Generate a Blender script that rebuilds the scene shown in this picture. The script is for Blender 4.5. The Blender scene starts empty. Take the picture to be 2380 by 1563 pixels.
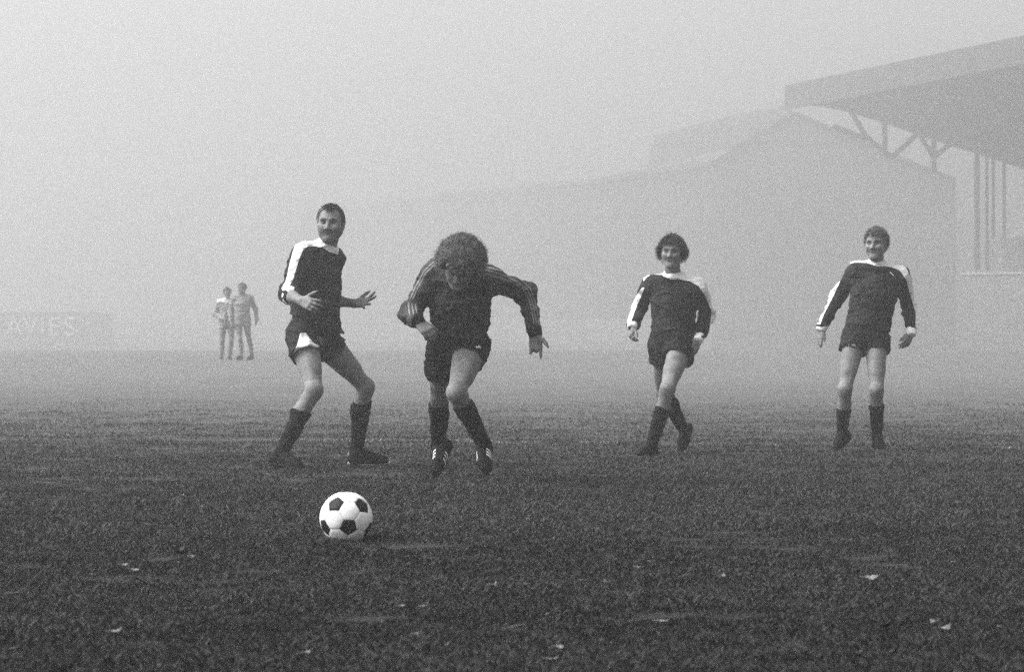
import bpy, math, random
import numpy as np
from mathutils import Vector, Matrix
rad = math.radians
random.seed(7); np.random.seed(7)
scn = bpy.context.scene
COL = scn.collection

# ------------------------------------------------------------------ camera, sky, sun, exposure
FPX, CX, HY, HC = 7000.0, 1190.0, 814.0, 0.80      # focal length, centre, horizon row (2380 px wide frame), lens height
cam_d = bpy.data.cameras.new('camera'); cam = bpy.data.objects.new('camera', cam_d); COL.objects.link(cam)
cam_d.sensor_width = 36; cam_d.lens = FPX/2380*36; cam_d.clip_start = 0.1; cam_d.clip_end = 2000
cam.location = (0, 0, HC); cam.rotation_euler = (rad(90) + math.atan((HY-781.5)/FPX), 0, 0)
cam_d.dof.use_dof = True; cam_d.dof.focus_distance = 17.5; cam_d.dof.aperture_fstop = 9.0
scn.camera = cam

SUN_EL, SUN_AZ = rad(50), rad(-95)                 # azimuth: 0 = far end of the pitch, negative = from picture left
SUN_DIR = Vector((math.sin(SUN_AZ)*math.cos(SUN_EL), math.cos(SUN_AZ)*math.cos(SUN_EL), math.sin(SUN_EL)))
w = bpy.data.worlds.new('World'); scn.world = w; w.use_nodes = True
nt = w.node_tree; nt.nodes.clear()
sky = nt.nodes.new('ShaderNodeTexSky'); sky.sky_type = 'NISHITA'; sky.sun_disc = False
sky.sun_elevation = SUN_EL; sky.sun_rotation = SUN_AZ
sky.air_density = 1.0; sky.dust_density = 6.0; sky.ozone_density = 1.0
bw = nt.nodes.new('ShaderNodeRGBToBW'); bg = nt.nodes.new('ShaderNodeBackground'); wo = nt.nodes.new('ShaderNodeOutputWorld')
nt.links.new(sky.outputs[0], bw.inputs[0]); nt.links.new(bw.outputs[0], bg.inputs[0]); nt.links.new(bg.outputs[0], wo.inputs[0])
bg.inputs[1].default_value = 0.10
sl = bpy.data.lights.new('sun', 'SUN'); sl.energy = 1.1; sl.angle = rad(35); sl.color = (1, 1, 1)
so = bpy.data.objects.new('sun', sl); COL.objects.link(so); so.location = (-20, -20, 40)
so.rotation_euler = SUN_DIR.to_track_quat('Z', 'Y').to_euler()
vs = scn.view_settings; vs.view_transform = 'Standard'; vs.look = 'None'; vs.gamma = 1; vs.use_curve_mapping = False; vs.exposure = 1.85
scn.cycles.max_bounces = 6; scn.cycles.diffuse_bounces = 3; scn.cycles.volume_bounces = 2
scn.cycles.use_denoising = False; scn.cycles.adaptive_threshold = 0.006; scn.cycles.sample_clamp_indirect = 0.7; scn.cycles.sample_clamp_direct = 1.5
FOG = 0.0066; FOG_G = 0.85

# ------------------------------------------------------------------ materials (all neutral: black-and-white photograph)
def new_mat(name, v, rough=0.8, spec=0.3, noise=None, bump=None, mask=None, sheen=0.0):
    m = bpy.data.materials.new(name); m.use_nodes = True
    t = m.node_tree; b = t.nodes['Principled BSDF']
    b.inputs['Base Color'].default_value = (v, v, v, 1); b.inputs['Roughness'].default_value = rough
    b.inputs['Specular IOR Level'].default_value = spec
    if sheen: b.inputs['Sheen Weight'].default_value = sheen; b.inputs['Sheen Roughness'].default_value = 0.5
    tc = t.nodes.new('ShaderNodeTexCoord'); last = None
    if noise:
        sc_, lo, hi = noise
        n = t.nodes.new('ShaderNodeTexNoise'); n.inputs['Scale'].default_value = sc_; n.inputs['Detail'].default_value = 5
        n.inputs['Roughness'].default_value = 0.65
        r = t.nodes.new('ShaderNodeMapRange'); r.inputs[1].default_value = 0.3; r.inputs[2].default_value = 0.7
        r.inputs[3].default_value = lo; r.inputs[4].default_value = hi
        t.links.new(tc.outputs['Object'], n.inputs['Vector']); t.links.new(n.outputs[0], r.inputs[0]); last = r.outputs[0]
        t.links.new(last, b.inputs['Base Color'])
    if mask is not None:
        a = t.nodes.new('ShaderNodeAttribute'); a.attribute_name = 'mask'
        mx = t.nodes.new('ShaderNodeMix'); mx.data_type = 'FLOAT'
        t.links.new(a.outputs['Fac'], mx.inputs[0])
        if last: t.links.new(last, mx.inputs[2])
        else: mx.inputs[2].default_value = v
        mx.inputs[3].default_value = mask
        t.links.new(mx.outputs[0], b.inputs['Base Color'])
    if bump:
        sc_, dist, stretch = bump
        mp = t.nodes.new('ShaderNodeMapping'); mp.inputs['Scale'].default_value = stretch
        n = t.nodes.new('ShaderNodeTexNoise'); n.inputs['Scale'].default_value = sc_; n.inputs['Detail'].default_value = 6
        bp = t.nodes.new('ShaderNodeBump'); bp.inputs['Distance'].default_value = dist; bp.inputs['Strength'].default_value = 1
        t.links.new(tc.outputs['Object'], mp.inputs[0]); t.links.new(mp.outputs[0], n.inputs['Vector'])
        t.links.new(n.outputs[0], bp.inputs['Height']); t.links.new(bp.outputs[0], b.inputs['Normal'])
    return m
M = dict(
    skin=new_mat('skin', .16, .6, .22, noise=(14, .11, .19), bump=(60, .002, (1, 1, 1)), mask=.02),
    jersey=new_mat('jersey_cloth', .03, .9, .1, noise=(9, .012, .026), bump=(55, .004, (1, 1, .5))),
    keeper=new_mat('keeper_cloth', .03, .7, .15, noise=(8, .016, .036), bump=(45, .005, (1, 1, .6))),
    shorts=new_mat('shorts_cloth', .015, .85, .1, noise=(10, .009, .018), bump=(50, .004, (1, 1, .6))),
    black=new_mat('black_cloth', .006, .9, .08, noise=(10, .004, .008), bump=(60, .003, (1, 1, 1))),
    white=new_mat('white_cloth', .78, .85, .2, noise=(12, .68, .82), bump=(55, .003, (1, 1, .6))),
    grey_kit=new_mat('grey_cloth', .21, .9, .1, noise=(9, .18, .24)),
    stripe=new_mat('pale_stripe', .15, .8, .2, noise=(20, .10, .19)),
    sock=new_mat('sock_knit', .01, .95, .05, noise=(30, .006, .013), bump=(160, .004, (1, 1, .3))),
    boot=new_mat('boot_leather', .006, .75, .06, noise=(25, .003, .008), bump=(80, .002, (1, 1, 1))),
    pale=new_mat('pale_rubber', .6, .6, .3, noise=(30, .4, .7)),
    hair_dark=new_mat('hair_dark', .02, .5, .4, noise=(40, .012, .035)),
    hair_mid=new_mat('hair_brown', .08, .55, .3, noise=(30, .04, .18)),
    hair_fair=new_mat('hair_fair', .1, .5, .4, noise=(40, .06, .15)),
    ball_w=new_mat('white_leather', .8, .5, .25, noise=(16, .62, .88), bump=(90, .001, (1, 1, 1))),
    ball_b=new_mat('black_leather', .006, .6, .15, noise=(20, .004, .009)),
    concrete=new_mat('concrete', .22, .9, .2, noise=(.25, .18, .26)),
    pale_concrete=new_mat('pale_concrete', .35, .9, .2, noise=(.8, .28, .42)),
    dark_steel=new_mat('dark_steel', .05, .7, .3, noise=(2, .035, .07)),
    roofing=new_mat('roof_sheeting', .09, .8, .2, noise=(.4, .07, .11)),
    white_paint=new_mat('white_paint', .75, .6, .3, noise=(3, .6, .8)),
    leaf_pale=new_mat('leaf_pale', .18, .85, .15, noise=(40, .08, .26)),
    leaf_dark=new_mat('leaf_dark', .02, .7, .3, noise=(40, .012, .03)),
)

# ------------------------------------------------------------------ object helpers
def props(o, label=None, cat=None, group=None, kind=None):
    for k, v in (('label', label), ('category', cat), ('group', group), ('kind', kind)):
        if v: o[k] = v
    return o
def mesh_obj(name, V, F, mat, parent=None, smooth=True, mask=None):
    me = bpy.data.meshes.new(name)
    if isinstance(F, np.ndarray):
        n = F.shape[1]
        me.vertices.add(len(V)); me.vertices.foreach_set('co', np.asarray(V, np.float32).ravel())
        me.loops.add(F.size); me.loops.foreach_set('vertex_index', F.astype(np.int32).ravel())
        me.polygons.add(len(F)); me.polygons.foreach_set('loop_start', np.arange(0, F.size, n, dtype=np.int32))
        me.update(calc_edges=True)
    else:
        me.from_pydata([tuple(v) for v in V], [], F)
    if mask is not None:
        a = me.attributes.new('mask', 'FLOAT', 'POINT'); a.data.foreach_set('value', np.asarray(mask, np.float32))
    if smooth: me.polygons.foreach_set('use_smooth', np.ones(len(me.polygons), bool))
    me.materials.append(mat); me.validate(); me.update()
    o = bpy.data.objects.new(name, me); COL.objects.link(o)
    if parent: o.parent = parent
    return o
def empty(name, loc):
    o = bpy.data.objects.new(name, None); COL.objects.link(o); o.location = loc; o.empty_display_size = .2
    return o
class Tri:                                             # collects boxes / tubes into one mesh
    def __init__(s): s.V = []; s.F = []
    def add(s, V, F):
        b = len(s.V); s.V += [tuple(v) for v in V]; s.F += [tuple(i+b for i in f) for f in F]
    def hexa(s, p):                                    # 8 corners: bottom 4 then top 4
        s.add(p, [(0, 3, 2, 1), (4, 5, 6, 7), (0, 1, 5, 4), (1, 2, 6, 5), (2, 3, 7, 6), (3, 0, 4, 7)])
    def bar(s, a, b, r, n=6):
        s.tube([a, b], [r, r], n)
    def tube(s, pts, rr, n=6, closed=False):
        pts = [Vector(p) for p in pts]; b0 = len(s.V); N = len(pts); ref = Vector((0.31, 0.2, 0.93))
        for i, p in enumerate(pts):
            t = (pts[(i+1) % N]-pts[i-1]) if closed else (pts[min(i+1, N-1)]-pts[max(i-1, 0)])
            t.normalize(); x = t.cross(ref)
            if x.length < 1e-3: x = t.cross(Vector((1, 0, 0)))
            x.normalize(); y = t.cross(x)
            for k in range(n):
                a = 2*math.pi*k/n; s.V.append(tuple(p+(x*math.cos(a)+y*math.sin(a))*rr[i]))
        for i in range(N if closed else N-1):
            for k in range(n):
                j = (i+1) % N
                s.F.append((b0+i*n+k, b0+i*n+(k+1) % n, b0+j*n+(k+1) % n, b0+j*n+k))
        if not closed:
            s.F.append(tuple(b0+k for k in range(n))[::-1]); s.F.append(tuple(b0+(N-1)*n+k for k in range(n)))
    def build(s, name, mat, parent=None, smooth=False): return mesh_obj(name, s.V, s.F, mat, parent, smooth)

def P(px, py, Y):                                      # picture position (2380-wide frame) at distance Y -> world
    return np.array([(px-CX)/FPX*Y, Y, HC-(py-HY)/FPX*Y])
def nrm(v): v = np.asarray(v, float); return v/max(np.linalg.norm(v), 1e-9)

# ------------------------------------------------------------------ smooth noise, signed distance fields, surface extraction
_lat = np.random.RandomState(3).rand(32, 32, 32).astype(np.float32)*2-1
_latf = _lat.ravel()
def vnoise(p, f):
    q = np.asarray(p)*f; i = np.floor(q); t = (q-i).astype(np.float32); i = i.astype(np.int32); t = t*t*(3-2*t)
    tx, ty, tz = t[..., 0], t[..., 1], t[..., 2]
    x0, x1 = (i[..., 0] & 31) << 10, ((i[..., 0]+1) & 31) << 10; y0, y1 = (i[..., 1] & 31) << 5, ((i[..., 1]+1) & 31) << 5
    z0, z1 = i[..., 2] & 31, (i[..., 2]+1) & 31; L = _latf
    def row(a):
        u = L[a+z0]; return u+(L[a+z1]-u)*tz
    def sl_(x): u = row(x+y0); return u+(row(x+y1)-u)*ty
    u = sl_(x0); return u+(sl_(x1)-u)*tx
def crease(p, f):                                      # sharp folds: ridged noise
    return np.clip(1-3.2*np.abs(vnoise(p, f)), 0, 1)**1.5
class Field:
    def __init__(s, lo, hi, vox):
        s.vox = vox; s.lo = np.asarray(lo, float); s.n = np.ceil((np.asarray(hi)-s.lo)/vox).astype(int)+1
        s.D = np.full(s.n, .12, np.float32)
    def _box(s, lo, hi):
        a = np.clip(np.floor((lo-s.lo)/s.vox).astype(int), 0, s.n-1); b = np.clip(np.ceil((hi-s.lo)/s.vox).astype(int)+1, 1, s.n)
        n = np.maximum(b-a, 0); g = np.empty((*n, 3), np.float32)
        for k in range(3): g[..., k] = (s.lo[k]+np.arange(a[k], a[k]+n[k])*s.vox).reshape([-1 if j == k else 1 for j in range(3)])
        return tuple(slice(a[k], b[k]) for k in range(3)), g
    def put(s, lo, hi, fn, k=.02, mode='add', pad=.03):
        sl_, p = s._box(np.asarray(lo)-pad-k, np.asarray(hi)+pad+k)
        if p.size == 0: return
        d = fn(p); c = s.D[sl_]
        if mode == 'add':
            h = np.maximum(k-np.abs(c-d), 0)/k; s.D[sl_] = np.minimum(c, d)-h*h*k*.25
        else:
            d = -d; h = np.maximum(k-np.abs(c-d), 0)/k; s.D[sl_] = np.maximum(c, d)+h*h*k*.25
    def rc(s, a, b, ra, rb, k=.02, mode='add', disp=None):
        a = np.asarray(a, float); b = np.asarray(b, float); ab = b-a; L2 = max(ab@ab, 1e-9); R = max(ra, rb); a32 = a.astype(np.float32); ab32 = ab.astype(np.float32)
        def fn(p):
            v = p-a32; t = np.clip((v@ab32)/np.float32(L2), 0, 1); w2 = np.einsum('...i,...i', v, v)-2*t*(v@ab32)+t*t*np.float32(L2)
            d = np.sqrt(np.maximum(w2, 0))-(np.float32(ra)+np.float32(rb-ra)*t)
            if disp is not None:
                m = np.abs(d) < .02+k; d[m] += disp(p[m].astype(float), t[m]*math.sqrt(L2)).astype(np.float32)
            return d
        s.put(np.minimum(a, b)-R, np.maximum(a, b)+R, fn, k, mode)
    def ell(s, c, R, r, k=.02, mode='add'):             # R rows = local axes
        c = np.asarray(c, float); r = np.asarray(r, float); m = r.max()
        def fn(p):
            q = ((p-c.astype(np.float32))@R.T.astype(np.float32))/r.astype(np.float32); k0 = np.sqrt(np.einsum('...i,...i', q, q)); q = q/r.astype(np.float32); k1 = np.sqrt(np.einsum('...i,...i', q, q))
            return k0*(k0-1)/np.maximum(k1, 1e-6)
        s.put(c-m, c+m, fn, k, mode)
    def plane(s, p0, n, lo=None, hi=None, k=.006):       # cut away where (p-p0).n > 0, inside an optional box
        p0 = np.asarray(p0, float); n = nrm(n)
        lo = s.lo if lo is None else lo; hi = s.lo+s.n*s.vox if hi is None else hi
        s.put(lo, hi, lambda p: -(p@n.astype(np.float32)-np.float32(p0@n)), k, 'sub', pad=0)
    def wobble(s, fn, band=.03):
        idx = np.stack(np.unravel_index(np.flatnonzero(np.abs(s.D) < band), s.D.shape), 1)
        p = s.lo+idx*s.vox; s.D[tuple(idx.T)] += fn(p).astype(np.float32)
    def mesh(s):
        D = s.D; sg = D < 0; nx, ny, nz = D.shape
        cnt = np.zeros((nx-1, ny-1, nz-1), np.int8)
        cs = [(i, j, k) for i in (0, 1) for j in (0, 1) for k in (0, 1)]
        for (i, j, k) in cs: cnt += sg[i:nx-1+i, j:ny-1+j, k:nz-1+k]
        act = np.stack(np.unravel_index(np.flatnonzero((cnt > 0) & (cnt < 8)), cnt.shape), 1); ids = np.full(cnt.shape, -1, np.int64); ids[tuple(act.T)] = np.arange(len(act))
        val = np.stack([D[act[:, 0]+i, act[:, 1]+j, act[:, 2]+k] for (i, j, k) in cs], 1); ca = np.array(cs, float)
        acc = np.zeros((len(act), 3)); num = np.zeros(len(act))
        for a in range(8):
            for b in range(a+1, 8):
                if abs(ca[a]-ca[b]).sum() != 1: continue
                va, vb = val[:, a], val[:, b]; m = (va < 0) != (vb < 0); t = np.where(m, va/np.where(m, va-vb, 1), 0)
                acc += np.where(m[:, None], ca[a]+(ca[b]-ca[a])*t[:, None], 0); num += m
        V = s.lo+(act+acc/num[:, None])*s.vox; Q = []
        for ax in range(3):
            A = np.moveaxis(sg, ax, 0); e = A[:-1] != A[1:]; e = np.stack(np.unravel_index(np.flatnonzero(e), e.shape), 1)
            if not len(e): continue
            o = [x for x in range(3) if x != ax]; c = np.zeros_like(e); c[:, ax] = e[:, 0]; c[:, o[0]] = e[:, 1]; c[:, o[1]] = e[:, 2]
            ok = (c[:, o[0]] > 0) & (c[:, o[1]] > 0) & (c[:, o[0]] < D.shape[o[0]]-1) & (c[:, o[1]] < D.shape[o[1]]-1); c = c[ok]
            ins = sg[tuple(c.T)]
            def g(du, dv):
                q = c.copy(); q[:, o[0]] -= du; q[:, o[1]] -= dv; return ids[tuple(q.T)]
            q = np.stack([g(1, 1), g(0, 1), g(0, 0), g(1, 0)], 1)
            flip = ins if ax != 1 else ~ins
            Q.append(np.where(flip[:, None], q, q[:, ::-1]))
        return V, np.concatenate(Q)
def relax(V, Q, n=2, lam=.5):
    e = np.concatenate([Q[:, [0, 1]], Q[:, [1, 2]], Q[:, [2, 3]], Q[:, [3, 0]]]); e = np.concatenate([e, e[:, ::-1]])
    deg = np.bincount(e[:, 0], minlength=len(V))[:, None]
    for _ in range(n):
        s_ = np.stack([np.bincount(e[:, 0], V[e[:, 1], k], len(V)) for k in range(3)], 1)
        V = V+(s_/np.maximum(deg, 1)-V)*lam
    return V
def split(V, T, f):
    """cut a triangle mesh along f=0; returns (outside f>=0), (inside f<0) as (V, T) pairs"""
    V = list(map(tuple, V)); f = list(f); cut = {}; O = []; I = []
    F = np.asarray(f); s3 = (F[T] < 0); allin = s3.all(1); allout = ~s3.any(1)
    O = [tuple(t) for t in T[allout]]; I = [tuple(t) for t in T[allin]]
    def mid(a, b):
        k = (min(a, b), max(a, b))
        if k not in cut:
            t = f[k[0]]/(f[k[0]]-f[k[1]]); t = min(max(t, .02), .98)
            cut[k] = len(V); V.append(tuple(V[k[0]][i]+(V[k[1]][i]-V[k[0]][i])*t for i in range(3)))
        return cut[k]
    for t in T[~allin & ~allout]:
        t = [int(x) for x in t]; n = sum(f[x] < 0 for x in t)
        while (f[t[0]] < 0) != (n == 1) or (f[t[1]] < 0) == (f[t[0]] < 0): t = t[1:]+t[:1]
        a, b, c = t; ab, ac = mid(a, b), mid(a, c); one = [(a, ab, ac)]; two = [(ab, b, c), (ab, c, ac)]
        if n == 1: I += one; O += two
        else: O += one; I += two
    V = np.array(V); out = []
    for L in (O, I):
        A = np.array(L, np.int64).reshape(-1, 3); u, inv = np.unique(A, return_inverse=True); out.append((V[u], inv.reshape(-1, 3)))
    return out
def pieces(V, T):
    lab = np.arange(len(V))
    while True:
        m = lab[T].min(1); new = lab.copy()
        for k in range(3): np.minimum.at(new, T[:, k], m)
        new = new[new]
        if (new == lab).all(): break
        lab = new
    for l in np.unique(lab[T[:, 0]]):
        t = T[lab[T[:, 0]] == l]
        if len(t) < 6: continue
        u, inv = np.unique(t, return_inverse=True); yield V[u], inv.reshape(-1, 3)
def tris(Q): return np.concatenate([Q[:, [0, 1, 2]], Q[:, [0, 2, 3]]])
def proj(V): return np.stack([CX+FPX*V[:, 0]/V[:, 1], HY-(V[:, 2]-HC)*FPX/V[:, 1]], 1)
def poly_sd(p, poly):
    poly = np.asarray(poly, float); d = np.full(len(p), 1e9); ins = np.zeros(len(p), bool)
    for i in range(len(poly)):
        a, b = poly[i-1], poly[i]; e = b-a; v = p-a; t = np.clip((v@e)/max(e@e, 1e-9), 0, 1)
        d = np.minimum(d, np.linalg.norm(v-t[:, None]*e, axis=1))
        c1 = (a[1] > p[:, 1]) != (b[1] > p[:, 1]); dy = b[1]-a[1] if b[1] != a[1] else 1e-9
        ins ^= c1 & (p[:, 0] < (b[0]-a[0])*(p[:, 1]-a[1])/dy+a[0])
    return np.where(ins, -d, d)
def line_sd(p, pl, hw):
    d = np.full(len(p), 1e9); pl = np.asarray(pl, float)
    for a, b in zip(pl[:-1], pl[1:]):
        e = b-a; v = p-a; t = np.clip((v@e)/max(e@e, 1e-9), 0, 1); d = np.minimum(d, np.linalg.norm(v-t[:, None]*e, axis=1))
    return d-hw
def panels(name, V, Q, mat, parent, cuts, smooth_n=1):
    """build a garment; cuts = [(name, field function on projected points / verts, material)] become child meshes"""
    V = relax(V, Q, smooth_n); T = tris(Q); kids = []
    for (nm, fn, mt) in cuts:
        f = fn(V)
        if not (f < 0).any(): continue
        (V, T), ins = split(V, T, f)
        kids.append((nm, ins, mt))
    o = mesh_obj(name, V, T, mat, parent)
    for nm, (v, t), mt in kids:
        for v_, t_ in pieces(v, t): mesh_obj(nm, v_, t_, mt, o)
    return o

# ------------------------------------------------------------------ people
def hand(fl, W, d, n, side, S=1.0, curl=(.3, .35, .4, .5), thumb=(.7, .15), spread=.0):
    """W wrist, d pointing direction, n the way the palm faces, side = thumb direction sign along d x n"""
    d = nrm(d); n = nrm(n-d*(np.asarray(n)@d)); t = np.cross(d, n)*side; W = np.asarray(W, float)
    off = (.031, .011, -.010, -.029); kl = (.092, .096, .091, .083); L = (.074, .083, .077, .060)
    for i in range(4):
        k = W+d*kl[i]*S+t*off[i]*S
        fl.rc(W+t*off[i]*.55*S, k, .019*S, .0135*S, .012)
        dr = nrm(d+t*off[i]*spread*30); p = k; a = curl[i]
        for j, (fr, ra, rb) in enumerate(((.45, .0108, .0096), (.31, .0096, .0088), (.24, .0088, .0074))):
            b = a*(.8, 1.1, .8)[j]; dr = nrm(dr*math.cos(b)+(np.cross(np.cross(dr, n), dr) if abs(dr@n) < .98 else -d)*math.sin(b))
            q = p+dr*L[i]*fr*S; fl.rc(p, q, ra*S, rb*S, .006); p = q
    p = W+d*.022*S+t*.016*S; ang, op = thumb
    dr = nrm(d*math.cos(ang)+t*math.sin(ang)+n*op)
    for j, (l, ra, rb) in enumerate(((.048, .0165, .013), (.034, .0125, .0105), (.028, .0105, .008))):
        q = p+dr*l*S; fl.rc(p, q, ra*S, rb*S, .01); p = q; dr = nrm(dr+d*.25)
def head_sdf(fl, H, R, S=1.0):
    g = lambda x, y, z: H+np.array([x, y, z])*S@R
    E = lambda c, r, k=.02, mode='add': fl.ell(g(*c), R, np.array(r)*S, k*S, mode)
    C = lambda a, b, ra, rb, k=.015, mode='add': fl.rc(g(*a), g(*b), ra*S, rb*S, k*S, mode)
    E((0, -.012, .036), (.076, .097, .088))
    E((0, .030, .000), (.066, .066, .085), .03)
    E((0, .040, -.055), (.053, .051, .060), .03)
    for s in (-1, 1): E((s*.034, .055, -.038), (.027, .028, .030), .03)
    for s in (-1, 1):
        C((s*.058, .005, -.045), (s*.020, .078, -.097), .020, .018, .03)          # jaw
        C((s*.052, .060, -.012), (s*.040, .080, -.020), .016, .014, .03)          # cheekbone
        C((s*.012, .092, .032), (s*.046, .074, .030), .010, .010, .012)            # brow
        fl.ell(g(s*.031, .101, .011), R, np.array((.021, .024, .014))*S, .012*S, 'sub')
        E((s*.031, .077, .009), (.0135, .0125, .0115), .004)
        E((s*.077, -.008, -.005), (.010, .020, .033), .008)                        # ear
        C((s*.013, .103, -.027), (s*.011, .096, -.029), .009, .007, .006)          # nostril wing
    C((0, .090, .022), (0, .113, -.022), .0095, .0125, .010)
    C((-.015, .088, -.053), (.015, .088, -.053), .0065, .0065, .008)               # lips
    C((-.012, .086, -.067), (.012, .086, -.067), .0065, .0065, .009)
    C((-.020, .101, -.060), (.020, .101, -.060), .0035, .0035, .003, 'sub')
    C((0, .080, -.100), (0, .074, -.104), .022, .020, .02)
def face_mask(V, H, R, S, beard=0., smile=0., open_=0.):
    q = (V-H)@R.T/S; x, y, z = q.T; ax = np.abs(x); m = np.zeros(len(V))
    def blob(cx, cz, rx, rz, a, yy=.05):
        nonlocal m
        d = ((x-cx)/rx)**2+((z-cz)/rz)**2; m = np.maximum(m, a*np.clip(1.35-d, 0, 1)*(y > yy))
    for s in (-1, 1):
        blob(s*.031, .033, .024, .0075, .9); blob(s*.031, .010, .015, .0075, .95); blob(s*.031, .020, .022, .007, .55)
        blob(s*.012, -.036, .006, .004, .7, .09)
    blob(0, -.060, .022-open_*.008, .0055+open_*.006, .95); blob(0, -.054, .020, .008, .25); blob(0, -.069, .017, .007, .22)
    if beard:
        reg = np.clip((-.038-z)/.02, 0, 1)*np.clip((y-.0)/.03, 0, 1)*(z > -.14)
        m = np.maximum(m, beard*.45*reg); blob(0, -.045, .030, .010, beard*.95); blob(0, -.094, .026, .022, beard*.7); blob(-.026, -.06, .007, .016, beard*.8); blob(.026, -.06, .007, .016, beard*.8)
    inhead = (np.abs(z) < .16) & (ax < .12) & (np.abs(y) < .16)
    return np.where(inhead, m, 0)
def torso_list(J, S):
    S = S*J.get('slim', 1.0)
    SA, SB, N, PA, PB = J['sa'], J['sb'], J['neck'], J['ha'], J['hb']
    pel = (PA+PB)/2; ls = nrm(SB-SA); lh = nrm(PB-PA); up = nrm(N-pel); F = J['face']
    mid = (SA+SB)/2; ch = mid*.72+pel*.28; wa = mid*.34+pel*.66; wa = wa+F*J.get('belly', 0)
    lw = nrm(ls+lh); L = []; pel2 = pel+up*.05*S
    sw = np.linalg.norm(SB-SA)
    for s in (-1, 1):
        L.append((ch+ls*s*sw*.20, wa+lw*s*.060*S, .102*S, .089*S, .06))
        L.append((wa+lw*s*.060*S, pel2+lh*s*.066*S, .089*S, .098*S, .06))
        L.append((pel+lh*s*.075*S-F*.035*S, pel+lh*s*.08*S+up*.03*S, .092*S, .098*S, .05))
    L.append((ch+F*.022*S, wa+F*.008*S, .106*S, .094*S, .06)); L.append((wa, pel2, .094*S, .100*S, .06))
    for a in (SA, SB):
        c = (SA+SB)/2; L.append((a*.86+c*.14-up*.025*S, c-up*.05*S, .063*S, .085*S, .05))
        L.append((N-up*.015*S, a*.85+c*.15+up*.004*S, .052*S, .05*S, .05))
    return L
def person(name_label, J, cat_group=None, S=1.0, vox=.0055, jersey='jersey', shorts='shorts', hair=None, sleeve='long',
           cuffs='white', jersey_cuts=(), shorts_cuts=(), hem=(.16, .16), skin_args=None, detail=True, sock_top=(.2, .2),
           boot_stripes=False, pale_sole=False, sock='sock', hand_scale=.94, hem_tilt=0., head_scale=1.0, hemz=.0, seed=0, fold=1.0, collar='white', sleeve_end=(1, 1)):
    rs = np.random.RandomState(seed+5)
    A = {k: np.asarray(v, float) for k, v in J.items() if k not in ('belly', 'slim', 'handa', 'handb')}
    A['slim'] = J.get('slim', 1.0)
    A['face'] = nrm(A['face']); A['hf'] = nrm(A['hf']); A['hu'] = nrm(A['hu']-A['hf']*(A['hu']@A['hf']))
    if 'belly' in J: A['belly'] = J['belly']
    pel = (A['ha']+A['hb'])/2; root = empty('person', (float(pel[0]), float(pel[1]), float(min(A['ta'][2], A['tb'][2])-.03)))
    off = np.array(root.location)
    allp = np.array([v for k, v in A.items() if np.ndim(v) == 1 and k not in ('face', 'hf', 'hu', 'da', 'db', 'na', 'nb', 'fa', 'fb')])
    lo, hi = allp.min(0)-.26, allp.max(0)+.26
    up = nrm(A['neck']-pel); F = A['face']
    Rh = np.stack([np.cross(A['hf'], A['hu']), A['hf'], A['hu']])   # rows: right, forward, up
    H = A['head']; HS = S*head_scale
    legs = {}
    for s in 'ab':
        hp, kn, an, to = A['h'+s], A['k'+s], A['an'+s], A['t'+s]
        sh = nrm(an-kn); fw = nrm(to-an); bk = -nrm(fw-sh*(fw@sh)); th = nrm(kn-hp)
        fr = -nrm(bk-th*(bk@th)); legs[s] = (hp, kn, an, to, sh, bk, th, fr)
    def leg_prims(fl, s, o=0., only=None):
        hp, kn, an, to, sh, bk, th, fr = legs[s]; L = np.linalg.norm(an-kn)
        if only != 'shin':
            fl.rc(hp, kn, .088*S+o, .051*S+o, .03); m = hp*.55+kn*.45
            fl.rc(hp*.8+kn*.2+fr*.022*S, hp*.35+kn*.65+fr*.014*S, .07*S+o, .056*S+o, .03)
            fl.rc(hp*.75+kn*.25-fr*.02*S, hp*.4+kn*.6-fr*.012*S, .068*S+o, .05*S+o, .03)
            fl.rc(kn+fr*.006*S, kn+sh*.03*S+fr*.006*S, .044*S+o, .042*S+o, .04)
        if only != 'shin':
            sv = np.cross(th, fr)
            for sg in (-1, 1): fl.rc(hp*.45+kn*.55+sv*sg*.030*S+fr*.022*S, hp*.14+kn*.86+sv*sg*.028*S+fr*.018*S, .040*S+o, .026*S+o, .012)
        fl.rc(kn, an, .048*S+o, .034*S+o, .03)
        fl.rc(kn+sh*L*.16+bk*.012*S, kn+sh*L*.36+bk*.020*S, .043*S+o, .047*S+o, .03)
        fl.rc(kn+sh*L*.36+bk*.020*S, kn+sh*L*.72+bk*.006*S, .046*S+o, .033*S+o, .03)
    # --- body: one continuous skin
    fb = Field(lo, hi, vox)
    for a, b, ra, rb, k in torso_list(A, S): fb.rc(a, b, ra, rb, k)
    for s in 'ab':
        sh_, el, wr = A['s'+s], A['e'+s], A['w'+s]
        fb.rc(sh_, el, .050*S, .042*S, .03); fb.rc(sh_*.6+el*.4, el*.8+sh_*.2, .046*S, .040*S, .02)
        fb.rc(el, wr, .040*S, .0275*S, .02); fb.rc(el*.85+wr*.15, el*.55+wr*.45, .042*S, .036*S, .02)
        hd = J['hand'+s]; hand(fb, wr, A['d'+s], A['n'+s], hd['side'], S*hand_scale, hd.get('curl', (.3, .35, .4, .5)), hd.get('thumb', (.7, .15)), hd.get('spread', 0))
        leg_prims(fb, s)
        hp, kn, an, to, sh, bk, th, fr = legs[s]
        fb.rc(an, an*.45+to*.55, .031*S, .022*S, .02); fb.rc(an, an+sh*.03*S+bk*.03*S, .033*S, .025*S, .02)
    fb.rc(A['neck']-up*.03*S, H+np.array([0, -.022, -.06])*HS@Rh, .060*S, .056*S, .03)
    head_sdf(fb, H, Rh, HS)
    V, Q = fb.mesh(); del fb
    mk = face_mask(V, H, Rh, HS, **(skin_args or {}))
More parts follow.
